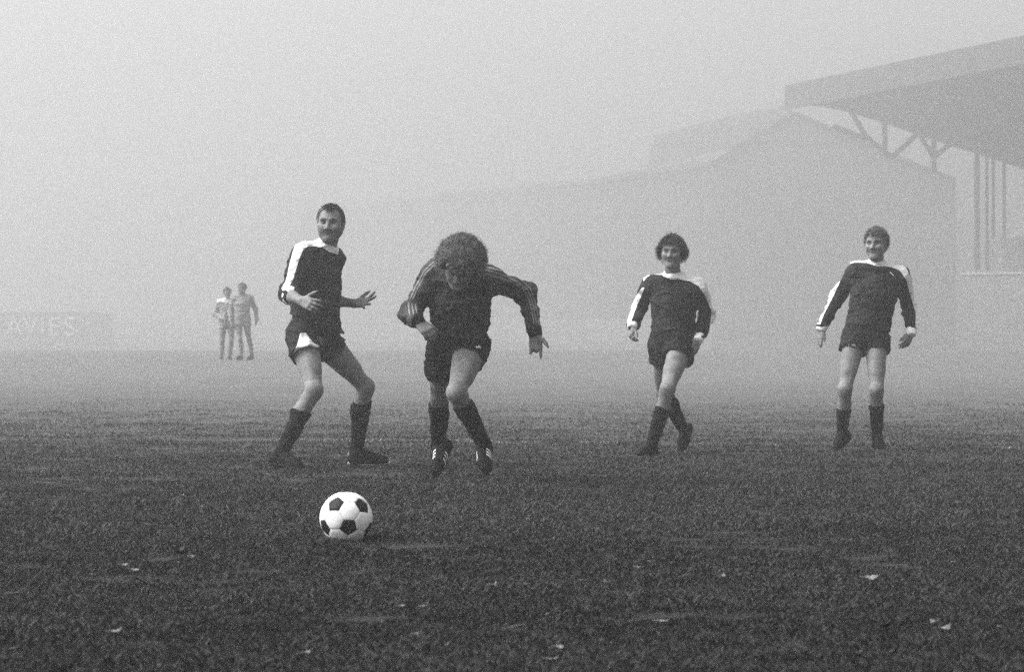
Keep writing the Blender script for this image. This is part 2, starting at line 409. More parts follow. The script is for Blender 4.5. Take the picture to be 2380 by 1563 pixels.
    body = mesh_obj('body', V-off, Q, M['skin'], root, mask=mk)
    cutwrap = lambda cuts: [(nm, (lambda V_, fn=fn: fn(V_+off)), M[mt]) for nm, fn, mt in cuts]
    # --- jersey
    fj = Field(lo, hi, vox)
    def fold_torso(p, t): return 0
    for a, b, ra, rb, k in torso_list(A, S): fj.rc(a, b, ra+.016*S, rb+.018*S, k)
    for i, s in enumerate('ab'):
        sh_, el, wr = A['s'+s], A['e'+s], A['w'+s]; ph = rs.rand()*6
        Lu = np.linalg.norm(el-sh_)
        def du(p, t, ph=ph): return .0045*fold*np.sin(t*70+ph+5*vnoise(p, 9.))*np.clip((t-.1)/.12, 0, 1)-.004*crease(p, 13.)+.005*vnoise(p, 15.)
        def dl(p, t, ph=ph): return .004*fold*np.sin(t*85+ph+5*vnoise(p, 10.))*np.clip(1.1-t/.2, 0.25, 1)-.004*crease(p, 15.)+.004*vnoise(p, 18.)
        fj.rc(sh_, el, .065*S, .055*S, .045, disp=du)
        if sleeve == 'long': fj.rc(el, el+(wr-el)*sleeve_end[i], .055*S, .044*S, .03, disp=dl)
        else: fj.rc(el, el+nrm(wr-el)*.04, .056*S, .053*S, .03, disp=dl)
    upn = nrm(A['neck']-pel)
    def wob(p):
        q = p.copy(); hgt = (p-pel)@upn
        a = vnoise(np.stack([q[:, 0]*1.0+q[:, 2]*.6, q[:, 1], q[:, 2]*2.2], 1), 7.)*.008
        b = vnoise(q*np.array([1, 1, 1.8]), 17.)*.0045
        c = np.sin(hgt*75+4*vnoise(q, 5.))*.006*np.clip(1-np.abs(hgt-.08)/.14, 0, 1)
        d = crease(np.stack([q[:, 0]*.8+q[:, 2]*.9, q[:, 1], q[:, 2]*1.6-q[:, 0]*.7], 1), 6.5)*-.0075
        e = crease(np.stack([q[:, 0]*.7-q[:, 2]*.6, q[:, 1], q[:, 2]*2.4], 1), 11.)*-.0045
        return (a+b+c+d+e)*fold
    fj.wobble(wob)
    lhx = np.array([1., 0, 0])
    hn = nrm(-up+lhx*hem_tilt); hp0 = pel+up*hemz*S
    pl = np.minimum(A['ha'], A['hb'])-.25; ph_ = np.maximum(A['ha'], A['hb'])+.25
    fj.put(pl, ph_, lambda p: np.maximum(((p-hp0)@hn)*-1, np.linalg.norm(p-pel, axis=-1)-.27*S), .006, 'sub', pad=0)
    V, Q = fj.mesh(); del fj
    jo = panels('jersey', V-off, Q, M[jersey], root, cutwrap(jersey_cuts))
    # collar ring and cuffs
    if detail:
        nd = nrm(H-A['neck']); c = A['neck']+nd*.020*S+F*.004; x = nrm(np.cross(nd, F)); y = np.cross(x, nd)
        ring = []
        for k in range(28):
            a = 2*math.pi*k/28; ring.append(c+x*math.cos(a)*.068*S+y*math.sin(a)*.066*S-nd*(.016*math.sin(a)*-1 if False else 0)-nd*.008*max(0, -math.sin(a) if (y@F) < 0 else math.sin(a))-off)
        t = Tri(); t.tube(ring, [.0125*S]*28, 8, True); t.build('collar', M[collar], jo, True)
        for i, s in enumerate('ab'):
            el, wr = A['e'+s], A['w'+s]; ax = nrm(wr-el); L = np.linalg.norm(wr-el); t = Tri()
            if sleeve == 'long':
                e0 = L*sleeve_end[i]; st = [(e0-.012, .040), (e0-.006, .0445), (e0+.012, .044), (e0+.040, .040), (e0+.050, .0375), (e0+.052, .031)]
            else: st = [(.030, .054), (.036, .0575), (.048, .0575), (.056, .055), (.060, .046)]
            t.tube([el+ax*q-off for q, r in st], [r*S for q, r in st], 20); t.build('cuff', M[cuffs], jo, True)
    # --- shorts
    sb = np.minimum.reduce([A['ha'], A['hb'], A['ka'], A['kb']])-.22; se = np.maximum.reduce([A['ha'], A['hb'], A['ka'], A['kb']])+.22
    fs = Field(sb, se, vox); lh = nrm(A['hb']-A['ha']); p2 = pel+up*.07*S
    for s, sg in (('a', -1), ('b', 1)):
        fs.rc(p2+lh*sg*.065*S, pel+lh*sg*.075*S, .103*S, .106*S, .04); fs.rc(p2, pel, .112*S, .105*S, .04); fs.rc(p2+lh*sg*.06*S, p2+lh*sg*.055*S+up*.07*S, .104*S, .103*S, .04)
        fs.rc(pel+lh*sg*.075*S-F*.035*S, pel+lh*sg*.08*S+up*.03*S, .100*S, .104*S, .04)
    for i, s in enumerate('ab'):
        hp, kn = A['h'+s], A['k'+s]; th = nrm(kn-hp)
        fs.rc(hp, hp+th*(hem[i]+.12), .102*S, .113*S, .03, disp=lambda p, t: .006*vnoise(p, 14.)+.004*np.sin(t*60+4*vnoise(p, 8.))-.007*crease(p*np.array([1, 1, .6]), 12.))
    fs.wobble(lambda p: vnoise(p*np.array([1, 1, 1.5]), 12.)*.006+vnoise(p, 25.)*.003-.009*crease(p*np.array([1, 1, 1.7])+.37, 9.))
    tmp = fs.D.copy()
    for i, s in enumerate('ab'):
        hp, kn = A['h'+s], A['k'+s]; th = nrm(kn-hp); o = 'b' if s == 'a' else 'a'; ho, ko = A['h'+o], A['k'+o]; tho = nrm(ko-ho); own = s
        def near(p, hp=hp, th=th, ho=ho, tho=tho):
            t1 = np.clip((p-hp)@th, 0, .5)[..., None]; t2 = np.clip((p-ho)@tho, 0, .5)[..., None]
            a_ = p-hp-t1*th; b_ = p-ho-t2*tho
            return np.sqrt(np.einsum('...i,...i', a_, a_))-np.sqrt(np.einsum('...i,...i', b_, b_))
        hl = hem[i]
        fs.put(np.minimum(hp, kn)-.2, np.maximum(hp, kn)+.2, lambda p: np.maximum(-((p-hp)@th-hl)+.004*np.sin(p[..., 0]*70+p[..., 1]*50), near(p)), .004, 'sub', pad=0)
        fs.rc(hp+th*(hl-.05), hp+th*(hl+.1), .092*S, .102*S, .004, 'sub')
    fs.plane(p2+up*.10*S, up)
    V, Q = fs.mesh(); del fs
    panels('shorts', V-off, Q, M[shorts], root, cutwrap(shorts_cuts))
    # --- socks and boots
    for i, s in enumerate('ab'):
        hp, kn, an, to, sh, bk, th, fr = legs[s]; L = np.linalg.norm(an-kn)
        fk = Field(np.minimum(kn, an)-.12, np.maximum(kn, an)+.12, vox)
        leg_prims(fk, s, .007*S, 'shin')
        fk.rc(an, an+sh*.04, .041*S, .041*S, .02)
        topn = nrm(-sh+.25*bk)
        fk.plane(kn+sh*L*sock_top[i], topn)
        fk.wobble(lambda p: .0016*np.sin(((p-kn)@sh)*60+5*vnoise(p, 10.))+.003*vnoise(p, 16.)-.004*crease(p*np.array([1, 1, 1.8]), 10.))
        V, Q = fk.mesh(); del fk
        mesh_obj('sock', relax(V, Q, 1)-off, Q, M[sock], root)
        # boot: forward = ankle->toe flattened to the sole plane
        hl = A['he'+s]; fw = nrm(to-hl); u_ = -(sh-fw*(sh@fw)); u_ = nrm(u_); sd = np.cross(fw, u_)
        Lf = np.linalg.norm(to-hl); fz = Field(np.minimum.reduce([hl, to, an])-.11, np.maximum.reduce([hl, to, an])+.11, .0045)
        h0 = hl+fw*.030*S
        fz.rc(h0+u_*.034*S, hl+fw*Lf*.42+u_*.036*S, .033*S, .034*S, .02)
        fz.rc(hl+fw*Lf*.42+u_*.034*S, hl+fw*Lf*.74+u_*.030*S, .034*S, .040*S, .02)
        fz.rc(hl+fw*Lf*.74+u_*.026*S, hl+fw*(Lf-.028*S)+u_*.024*S, .040*S, .027*S, .02)
        fz.rc(an-u_*.0, hl+fw*Lf*.60+u_*.045*S, .037*S, .034*S, .03)
        fz.rc(h0+u_*.04*S, an*.6+(h0+u_*.08*S)*.4, .033*S, .038*S, .03)
        fz.plane(hl+u_*.006*S, -u_)
        V, Q = fz.mesh(); V0 = V.copy()
        cuts = []
        if boot_stripes:
            for sg in (-1, 1):
                for q in (.46, .56, .66):
                    cuts.append(('boot_stripe', lambda V_, q=q, sg=sg: np.maximum(np.abs((V_+off-hl)@fw-Lf*q+((V_+off-hl)@u_-.05)*.35)-.0062, np.maximum(.012-((V_+off-hl)@sd)*sg, np.maximum((V_+off-hl)@u_-.075, .018-(V_+off-hl)@u_))), M['white']))
        bo = panels('boot', V-off, Q, M['boot'], root, cuts)
        st = Tri(); n = 30; top = []; ctr = hl+fw*Lf*.5
        prof = []
        for k in range(n):
            a = 2*math.pi*k/n; x = -math.cos(a); f01 = (x+1)/2; wd = .037*S*(math.sin(a))*(1.0 if f01 > .55 else .82+.0)*(1+.12*math.sin(f01*math.pi))
            prof.append(hl+fw*(Lf*(.5+.515*x))+sd*wd)
        for zz in (-.004, .010): st.V += [tuple(p+u_*zz*S-off) for p in prof]
        st.F += [tuple(range(n))[::-1], tuple(range(n, 2*n))]+[(k, (k+1) % n, n+(k+1) % n, n+k) for k in range(n)]
        so_ = st.build('sole', M['boot'], bo)
        if pale_sole and s == 'b':
            wt = Tri(); wt.tube([p+u_*.011*S+(p-ctr)*.03-off for p in prof], [.0032]*n, 6, True); wt.build('welt', M['pale'], bo, True)
        for (q, sgn) in ((.12, 1), (.12, -1), (.66, 1), (.66, -1), (.84, 1), (.84, -1)):
            c = hl+fw*Lf*q+sd*sgn*.022*S-off; tt = Tri(); tt.tube([c-u_*.003, c-u_*.014*S], [.0085*S, .006*S], 8); tt.build('stud', M['boot'], so_)
    if hair: hair(root, off, H, Rh, HS, rs)
    props(root, name_label, 'person', cat_group)
    return root

def scalp(n, rs, region, lift=0.):
    """points and normals on the cranium, local head coords, inside region(p)"""
    out = []; c = np.array([0, -.012, .036]); r = np.array([.077, .098, .089])
    while len(out) < n:
        v = rs.normal(size=(n, 3)); v /= np.linalg.norm(v, axis=1)[:, None]; p = c+v*r; q = v/r; q /= np.linalg.norm(q, axis=1)[:, None]
        c2 = np.array([0, .030, 0]); e = np.linalg.norm((p-c2)/np.array([.066, .066, .085]), axis=1)[:, None]; p = np.where(e < 1, c2+(p-c2)/e, p)
        out += [(a+b*(lift+(.009 if a[1] > .015 and a[2] > .04 else 0.)), b) for a, b in zip(p, q) if region(a)]     # lift may differ per axis
    return out[:n]
def strands(rs, pts, length, direction, curl, width, seg=9):
    """thin three-sided locks; direction(p, n) -> initial direction; curl = (amplitude, turns)"""
    n_ = len(pts); p = np.array([a for a, b in pts]); nn = np.array([b for a, b in pts])
    un = lambda v: v/np.maximum(np.linalg.norm(v, axis=-1, keepdims=True), 1e-9)
    d = un(np.array([direction(a, b) for a, b in pts])+rs.normal(size=(n_, 3))*.22); d = un(d+nn*(.15-np.minimum((d*nn).sum(1, keepdims=True), .15))); L = length*(.7+.6*rs.rand(n_)); amp, turns = curl
    x = un(np.cross(d, rs.normal(size=(n_, 3)))); y = np.cross(d, x); ph = rs.rand(n_)*6.28
    t = np.linspace(0, 1, seg+1)[None, :, None]; a = ph[:, None, None]+t*turns*6.28
    c = (p-nn*.004)[:, None]+d[:, None]*L[:, None, None]*t+np.array([0, 0, -1.])*(L*.35*np.clip(1-1.3*nn[:, 2], 0, 1))[:, None, None]*t*t+(x[:, None]*np.cos(a)+y[:, None]*np.sin(a))*amp*np.minimum(1, t*2.5)
    tg = un(np.gradient(c, axis=1)); ex = un(np.cross(tg, np.array([.3, .5, .8]))); ey = np.cross(tg, ex); wd = width*(1-.75*t*t)
    V = np.stack([c+(ex*math.cos(2.094*j)+ey*math.sin(2.094*j))*wd for j in range(3)], 2).reshape(-1, 3)
    b = (np.arange(n_)*(seg+1)*3)[:, None, None]+np.arange(seg)[None, :, None]*3; j = np.arange(3)[None, None]; j2 = (j+1) % 3
    return V, np.stack([b+j, b+j2, b+3+j2, b+3+j], -1).reshape(-1, 4)
def zline(ys, zs): return lambda p: p[..., 2]-np.interp(p[..., 1], ys, zs)
def make_hair(mat, thick, ys, zs, locks, lumps=0., extra=None, aspect=(1, 1, 1), freq=24.):
    asp = np.array(aspect, float)
    """cap that follows the cranium above a hairline, covered in locks"""
    def build(root, off, H, Rh, S, rs):
        loc = lambda p: (p-H)@Rh.T/S
        zl = zline(ys, zs)
        f = Field(H-.22*S, H+.22*S, .0045)
        f.ell(H+np.array([0, -.012, .036])*S@Rh, Rh, (np.array([.077, .098, .089])+thick*asp)*S, .01)
        f.ell(H+np.array([0, .030, .0])*S@Rh, Rh, (np.array([.066, .066, .085])+thick*asp)*S, .03)
        f.wobble(lambda p: lumps*1.1*vnoise(loc(p), freq)+lumps*.7*vnoise(loc(p), 60.), .06)
        f.put(H-.22*S, H+.22*S, lambda p: zl(loc(p)), .008, 'sub', pad=0)
        V, Q = f.mesh(); V = relax(V, Q, 1)
        h = mesh_obj('hair', V-off, Q, mat, root)
        for (n, ln, dr, curl, wd, reg) in locks:
            Vs, Fs = strands(rs, scalp(n, rs, reg, thick*asp+lumps*.35), ln, dr, curl, wd)
            W = H+(Vs*S)@Rh-off; mesh_obj('locks', W, Fs, mat, h)['kind'] = 'stuff'
        if extra: extra(h, off, H, Rh, S, rs)
    return build

# ------------------------------------------------------------------ ground, grass, chalk line
def zg(y):
    t = np.clip((np.asarray(y, float)-27)/43, 0, 1); e = np.clip((np.asarray(y, float)-70)/50, 0, 1)
    return .56*t**1.4+.22*e*(2-e)
def clump(x, y): return vnoise(np.stack([np.asarray(x)*1., np.asarray(y)*1., np.zeros(np.shape(x))], -1), 2.2)
def mat_ground():
    m = bpy.data.materials.new('turf'); m.use_nodes = True; t = m.node_tree; b = t.nodes['Principled BSDF']
    b.inputs['Roughness'].default_value = .95; b.inputs['Specular IOR Level'].default_value = .1
    tc = t.nodes.new('ShaderNodeTexCoord'); prev = None
    for sc_, wgt in ((.5, .35), (5, .3), (60, .35)):
        n = t.nodes.new('ShaderNodeTexNoise'); n.inputs['Scale'].default_value = sc_; n.inputs['Detail'].default_value = 5
        t.links.new(tc.outputs['Object'], n.inputs['Vector'])
        mu = t.nodes.new('ShaderNodeMath'); mu.operation = 'MULTIPLY_ADD'; mu.inputs[1].default_value = wgt
        t.links.new(n.outputs[0], mu.inputs[0])
        if prev: t.links.new(prev, mu.inputs[2])
        else: mu.inputs[2].default_value = 0
        prev = mu.outputs[0]
    r = t.nodes.new('ShaderNodeMapRange'); r.inputs[1].default_value = .35; r.inputs[2].default_value = .65; r.inputs[3].default_value = .012; r.inputs[4].default_value = .036
    t.links.new(prev, r.inputs[0])
    # fog fade put into the base colour: turf pales with distance in noisy patches
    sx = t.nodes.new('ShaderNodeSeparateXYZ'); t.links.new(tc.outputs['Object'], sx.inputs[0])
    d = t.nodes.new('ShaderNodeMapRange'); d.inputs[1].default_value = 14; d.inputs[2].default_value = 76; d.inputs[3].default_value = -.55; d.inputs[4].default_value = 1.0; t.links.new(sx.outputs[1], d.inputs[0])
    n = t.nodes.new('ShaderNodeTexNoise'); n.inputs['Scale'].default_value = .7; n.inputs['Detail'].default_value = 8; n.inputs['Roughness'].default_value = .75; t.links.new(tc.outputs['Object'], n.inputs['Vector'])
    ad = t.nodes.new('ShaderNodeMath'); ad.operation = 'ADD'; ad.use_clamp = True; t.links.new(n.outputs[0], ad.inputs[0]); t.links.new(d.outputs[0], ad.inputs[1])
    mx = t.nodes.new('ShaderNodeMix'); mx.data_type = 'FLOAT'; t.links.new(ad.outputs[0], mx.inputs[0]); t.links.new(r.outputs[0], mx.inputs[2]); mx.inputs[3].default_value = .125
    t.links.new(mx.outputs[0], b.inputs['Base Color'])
    bp = t.nodes.new('ShaderNodeBump'); bp.inputs['Distance'].default_value = .05; t.links.new(prev, bp.inputs['Height']); t.links.new(bp.outputs[0], b.inputs['Normal'])
    return m
ys = np.unique(np.concatenate([np.arange(-22, 5, 3.), np.arange(5, 30, .25), np.arange(30, 60, .6), np.arange(60, 120, 2.5), np.arange(120, 482, 12.)]))
xs = np.unique(np.concatenate([np.arange(-144, -12, 11.), np.arange(-12, 12.01, .3), np.arange(12.3, 145, 11.)]))
gx, gy = np.meshgrid(xs, ys, indexing='ij')
near = np.clip((60-gy)/6, 0, 1)*np.clip((13-np.abs(gx))/3, 0, 1)
gz = zg(gy)+(clump(gx, gy)*.010+vnoise(np.stack([gx, gy, gx*0+3.3], -1), .8)*.012-.005)*near
nI, nJ = gx.shape; idx = np.arange(nI*nJ).reshape(nI, nJ)
gq = np.stack([idx[:-1, :-1], idx[1:, :-1], idx[1:, 1:], idx[:-1, 1:]], -1).reshape(-1, 4)
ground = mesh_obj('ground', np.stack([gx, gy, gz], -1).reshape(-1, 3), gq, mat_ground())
props(ground, 'dark worn turf of the football pitch fading into fog', 'pitch', kind='structure')

def mat_blade(name, lo, hi):
    m = bpy.data.materials.new(name); m.use_nodes = True; t = m.node_tree; b = t.nodes['Principled BSDF']
    b.inputs['Roughness'].default_value = .7; b.inputs['Specular IOR Level'].default_value = .25
    a = t.nodes.new('ShaderNodeAttribute'); a.attribute_name = 'mask'
    r = t.nodes.new('ShaderNodeMapRange'); r.inputs[3].default_value = lo; r.inputs[4].default_value = hi
    t.links.new(a.outputs['Fac'], r.inputs[0]); t.links.new(r.outputs[0], b.inputs['Base Color'])
    return m
def blades(name, x, y, h, wd, tone, mat, rs):
    n = len(x); a = rs.rand(n)*6.283; ln = (.25+.75*rs.rand(n))*h; la = rs.rand(n)*6.283
    dx, dy = np.cos(a)*wd/2, np.sin(a)*wd/2
    z = zg(y)+(clump(x, y)*.010+vnoise(np.stack([x, y, x*0+3.3], -1), .8)*.012-.005)-.004
    V = np.empty((n, 4, 3)); T = np.empty((n, 4))
    V[:, 0] = np.stack([x-dx, y-dy, z], 1); V[:, 1] = np.stack([x+dx, y+dy, z], 1)
    mx, my = np.cos(la)*ln*.35, np.sin(la)*ln*.35
    V[:, 2] = np.stack([x+dx*.8+mx, y+dy*.8+my, z+h*.62], 1); V[:, 3] = np.stack([x+np.cos(la)*ln, y+np.sin(la)*ln, z+h*(.75+.25*rs.rand(n))], 1)
    T[:] = tone[:, None]; F = np.arange(n*4).reshape(n, 4)
    F = np.concatenate([F[:, [0, 1, 2]], F[:, [0, 2, 3]]])
    return mesh_obj(name, V.reshape(-1, 3), F, mat, smooth=False, mask=T.ravel())
rg = np.random.RandomState(21); NB = 1000000
gy_ = np.exp(rg.uniform(math.log(5.6), math.log(50), NB)); gy_ = gy_[rg.rand(NB) < np.clip((42-gy_)/24, 0, 1)]; NB = len(gy_); gx_ = rg.uniform(-1, 1, NB)*(.195*gy_+.7)
cl = clump(gx_, gy_); c2 = vnoise(np.stack([gx_, gy_, gx_*0+9.1], -1), 9.); c3 = vnoise(np.stack([gx_*.45, gy_*.6, gx_*0+5.1], -1), 1.3)+.6*vnoise(np.stack([gx_*.7, gy_*1.6, gx_*0+7.7], -1), 1.9)
hh = (.016+.012*rg.rand(NB))*(1+.35*cl+.5*c2+.25*c3)*np.clip(1.12-gy_/160, .8, 1.1)
tone = np.clip(.36+.30*c3+.16*cl+.26*c2+.13*rg.normal(size=NB), 0, 1)
tone = np.where(rg.rand(NB) < .008, 1.2, tone)
grass = blades('grass', gx_, gy_, hh, .0023*np.clip(gy_/8, 1, 3.0)*(0.7+.6*rg.rand(NB)), tone, mat_blade('grass_blades', .006, .054), rg)
props(grass, 'short dark worn grass covering the pitch', 'grass', kind='stuff')
# worn chalk line: whitened blades
n = 5200; u = rg.rand(n); lx = -4.6+u*9.2; ly = 27.6-3.0*u-.55*u*u+rg.normal(size=n)*.028
keep = (vnoise(np.stack([lx, ly*0, lx*0], -1), 1.1)+.45*vnoise(np.stack([lx, ly, lx*0], -1), 6.)+.35*np.sin(lx*1.1+.4)) > .1; lx, ly = lx[keep], ly[keep]
chalk = blades('chalk_line', lx, ly, .03+.012*rg.rand(len(lx)), .007+.003*rg.rand(len(lx)), rg.rand(len(lx)), mat_blade('chalked_blades', .06, .26), rg)
props(chalk, 'faint worn white chalk line on the turf behind the players', 'line', kind='stuff')

# ------------------------------------------------------------------ stands in the fog
A_ = np.array([-.31, .95]); A_ /= np.linalg.norm(A_); T_ = np.array([A_[1], -A_[0]])   # along the stand, and away from the pitch
SC = 2.6; YS = 80*SC
def corner(px, py, Y): p = P(px, py, Y); return p
K0 = corner(1841, 217, YS)                             # far front corner of the near roof
def st(w_, u, z): return np.array([K0[0]+(T_[0]*w_-A_[0]*u)*SC, K0[1]+(T_[1]*w_-A_[1]*u)*SC, z])
def w_of(px, u=0):                                     # transverse coordinate seen at column px in the end plane
    m = (px-CX)/FPX; x0, y0 = K0[0]-A_[0]*u*SC, K0[1]-A_[1]*u*SC; return (m*y0-x0)/(T_[0]-m*T_[1])/SC
def zat(px, py, u=0): w_ = w_of(px, u); y = st(w_, u, 0)[1]; return w_, HC+(HY-py)/FPX*y
stand = empty('grandstand', tuple(st(8, 15, float(zg(120)))))
so_off = np.array(stand.location)
prof = [(1838, 240), (1859, 240), (1955, 256), (2046, 283), (2138, 315), (2252, 352), (2325, 375), (2400, 402)]
low = [zat(*q) for q in prof]; low[0] = (0., low[1][1]+.02)
low += [(11.5, low[-1][1]-2.1), (15.0, low[-1][1]-4.2)]
ztop = HC+(HY-201)/FPX*YS
NU = 12; ULEN = 40.
Vv = []; Ff = []
for iu in range(NU+1):
    u = ULEN*iu/NU
    for (w_, z) in low: Vv.append(st(w_, u, z)-so_off)
    for k, (w_, z) in enumerate(low): Vv.append(st(w_-(.12 if k == 0 else 0), u, ztop-(w_*.26 if k else 0))-so_off)
m_ = len(low)
for iu in range(NU):
    for k in range(m_-1):
        a = iu*2*m_+k; b = a+2*m_
        Ff += [(a, b, b+1, a+1), (a+m_, a+m_+1, b+m_+1, b+m_)]
    a = iu*2*m_; b = a+2*m_; Ff.append((a, a+m_, b+m_, b)); Ff.append((a+m_-1, b+m_-1, b+2*m_-1, a+2*m_-1))
for k in range(m_-1): Ff.append((k, k+1, m_+k+1, m_+k)); e = NU*2*m_; Ff.append((e+k, e+m_+k, e+m_+k+1, e+k+1))
mesh_obj('roof', Vv, Ff, M['roofing'], stand, smooth=False)
t = Tri()
for k in range(9):                                     # fascia boards
    u0, u1 = ULEN*k/9+.01, ULEN*(k+1)/9-.01
    p = [st(-.22, u0, ztop-1.6), st(-.22, u1, ztop-1.6), st(-.13, u1, ztop-1.6), st(-.13, u0, ztop-1.6)]
    t = Tri(); t.hexa([q-so_off for q in p]+[q-so_off+np.array([0, 0, 1.66]) for q in p]); t.build('fascia_board', M['dark_steel'], stand)
for (a, b) in (((1973, 262), (2010, 322)), ((2051, 286), (2051, 350)), ((2126, 314), (2066, 368)), ((2134, 318), (2165, 366)), ((2165, 322), (2165, 402)), ((2204, 336), (2165, 367)), ((2010, 322), (2066, 366)), ((1932, 296), (2010, 324))):
    for u in (0.15, 6.15, 12.15, 18.15, 24.15):
        (w0, z0), (w1, z1) = zat(*a), zat(*b)
        t = Tri(); t.bar(st(w0, u, z0+.05)-so_off, st(w1, u, z1)-so_off, .19, 8); t.build('truss_strut', M['dark_steel'], stand)
# raked seating deck with its end wall and front wall
zb = .2
deck_pts = [(4.9, 2.9), (15, 6.2)]
steps = 12
for k in range(steps):
    w0 = 6.0+k*.75; z1 = 7.6+k*.76
    p = [st(w0, .4, zb), st(w0, 40, zb), st(w0+.75, 40, zb), st(w0+.75, .4, zb)]
    q = [st(w0, .4, z1), st(w0, 40, z1), st(w0+.75, 40, z1), st(w0+.75, .4, z1)]
    t = Tri(); t.hexa([x-so_off for x in p]+[x-so_off for x in q]); t.build('terrace_step', M['concrete'], stand)
p = [st(5.7, .2, zb), st(5.7, 40.2, zb), st(5.98, 40.2, zb), st(5.98, .2, zb)]
t = Tri(); t.hexa([x-so_off for x in p]+[x-so_off+np.array([0, 0, 8.6-zb]) for x in p]); t.build('front_wall', M['concrete'], stand)
for px in (2267, 2290, 2305, 2330):
    w0 = w_of(px, 0); 
    t = Tri(); t.bar(st(w0, .1, 6.4)-so_off, st(w0, .1, float(np.interp(w0, [q[0] for q in low], [q[1] for q in low]))+.1)-so_off, .20 if px < 2280 else .12, 10); t.build('column', M['dark_steel'], stand)
for u in (8, 16, 24, 32):
    w0 = w_of(2267, 0); t = Tri(); t.bar(st(w0, u, 6.4)-so_off, st(w0, u, float(np.interp(w0, [q[0] for q in low], [q[1] for q in low]))+.1)-so_off, .20, 10); t.build('column', M['dark_steel'], stand)
props(stand, 'dark open grandstand with high curved roof and steel struts at right in the fog', 'grandstand')

def prism_building(name, front, Y, depth, base_z, mat_wall, mat_roof, label, roof_from=0):
    """gabled building: front = outline of the gable in the picture at distance Y, extruded along the stand direction"""
    pts = [P(px, py, Y+(px-CX)/FPX*0) for px, py in front]; o = empty(name, (float(np.mean([p[0] for p in pts])), Y, base_z)); of = np.array(o.location)
    n = len(pts); t = Tri(); ext = np.array([.12*depth, .99*depth, 0])
    eave = min(pts[0][2], pts[-1][2])
    bot = [np.array([p[0], p[1], base_z-.5]) for p in (pts[0], pts[-1])]
    ring = [bot[0]]+pts+[bot[1]]; k = len(ring)
    t.add([r-of for r in ring]+[r+ext-of for r in ring], [tuple(range(k))[::-1], tuple(range(k, 2*k)), (0, k, k+1, 1), (k-2, 2*k-2, 2*k-1, k-1)])
    t.build('wall', mat_wall, o)
    for i in range(roof_from, n-1):                    # one roof slope per segment, proud of the wall
        a, b = pts[i], pts[i+1]; e = nrm(b-a); up = nrm(np.cross(e, ext)); up = up if up[2] > 0 else -up; f0 = -nrm(ext)*.5
        q = [a+f0, b+f0, b+ext, a+ext]; q = [x+up*.03 for x in q]
        t = Tri(); t.hexa([x-of for x in q]+[x+up*.22-of for x in q]); t.build('roof', mat_roof, o)
    props(o, label, 'stand'); return o
prism_building('gabled_stand', [(1655, 384), (1750, 325), (1845, 264), (1932, 302), (2010, 330), (2069, 362), (2161, 398), (2222, 421)], 256., 60., .6,
               M['concrete'], M['roofing'], 'pale gabled stand end rising behind the two right-hand players')
lowst = empty('low_stand', tuple(P(1200, 800, 360))); of = np.array(lowst.location)
for (xa, ya, xb, yb, Yb) in ((1395, 424, 1662, 382, 285), (1215, 442, 1402, 423, 322), (1010, 460, 1222, 441, 366), (700, 500, 1018, 459, 420)):
    pa, pb = P(xa, ya, Yb), P(xb, yb, Yb); d = np.array([max(pa[0]/pa[1], 0)*14+.4, 14., 0])
    q = [np.array([p[0], p[1], .1]) for p in (pa, pb, pb+d, pa+d)]
    t = Tri(); t.hexa([x-of for x in q]+[x-of for x in (pa, pb, pb+d, pa+d)]); t.build('wall', M['concrete'], lowst)
    t = Tri(); q = [x+np.array([0, 0, .01]) for x in (pa-d*.05, pb-d*.05, pb+d, pa+d)]; t.hexa([x-of for x in q]+[x-of+np.array([0, 0, .5]) for x in q]); t.build('roof', M['concrete'], lowst)
props(lowst, 'long low stand running off left of the gabled one, dissolving in fog', 'stand')
# long low roof beyond
DY = 345.; o = empty('distant_stand', tuple(P(1600, 640, DY))); of = np.array(o.location)
for nm, mt, top in (('roof', 'roofing', [(1520, 316), (1612, 291), (1692, 270), (1841, 243)]),):
    for (a, b) in zip(top[:-1], top[1:]):
        pa, pb = P(a[0], a[1], DY), P(b[0], b[1], DY); d = np.array([0, 20, -1.9])
        t = Tri(); q = [pa-[0, 0, .8], pb-[0, 0, .8], pb-[0, 0, .8]+d, pa-[0, 0, .8]+d]; t.hexa([x-of for x in q]+[x+np.array([0, 0, .8])-of for x in q]); t.build(nm, M[mt], o)
for px in (1530, 1612, 1692, 1770, 1840):
    yy = np.interp(px, [1520, 1612, 1692, 1841], [316, 291, 270, 243]); pp = P(px, yy, DY+4)
    t = Tri(); t.bar(pp-of-[0, 0, 1.9], np.array([pp[0], pp[1], .5])-of, .2, 8); t.build('column', M['dark_steel'], o)
pa, pb = P(1000, 640, 368), P(1841, 560, 368); q = [np.array([pa[0], 368, .3]), np.array([pb[0], 368, .3]), np.array([pb[0], 380, .3]), np.array([pa[0], 380, .3])]
t = Tri(); t.hexa([x-of for x in q]+[x+np.array([0, 0, z])-of for x, z in zip(q, (4.3, 9, 11.5, 6))]); t.build('terrace', M['concrete'], o)
props(o, 'barely visible long low roof and terrace beyond the gabled stand', 'stand')
# open terrace across the far end, left
far = empty('open_terrace', (-28, 260, .7)); of = np.array(far.location)
for k in range(8):
    y_ = 260+k*1.8; z_ = 1.5+k*.30
    q = [np.array([-110., y_, .2]), np.array([20., y_, .2]), np.array([20., y_+1.78, .2]), np.array([-110., y_+1.78, .2])]
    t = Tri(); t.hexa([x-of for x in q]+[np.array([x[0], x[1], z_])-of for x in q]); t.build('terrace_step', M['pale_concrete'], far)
props(far, 'low open terrace across the far end, nearly lost in fog at left', 'terrace')
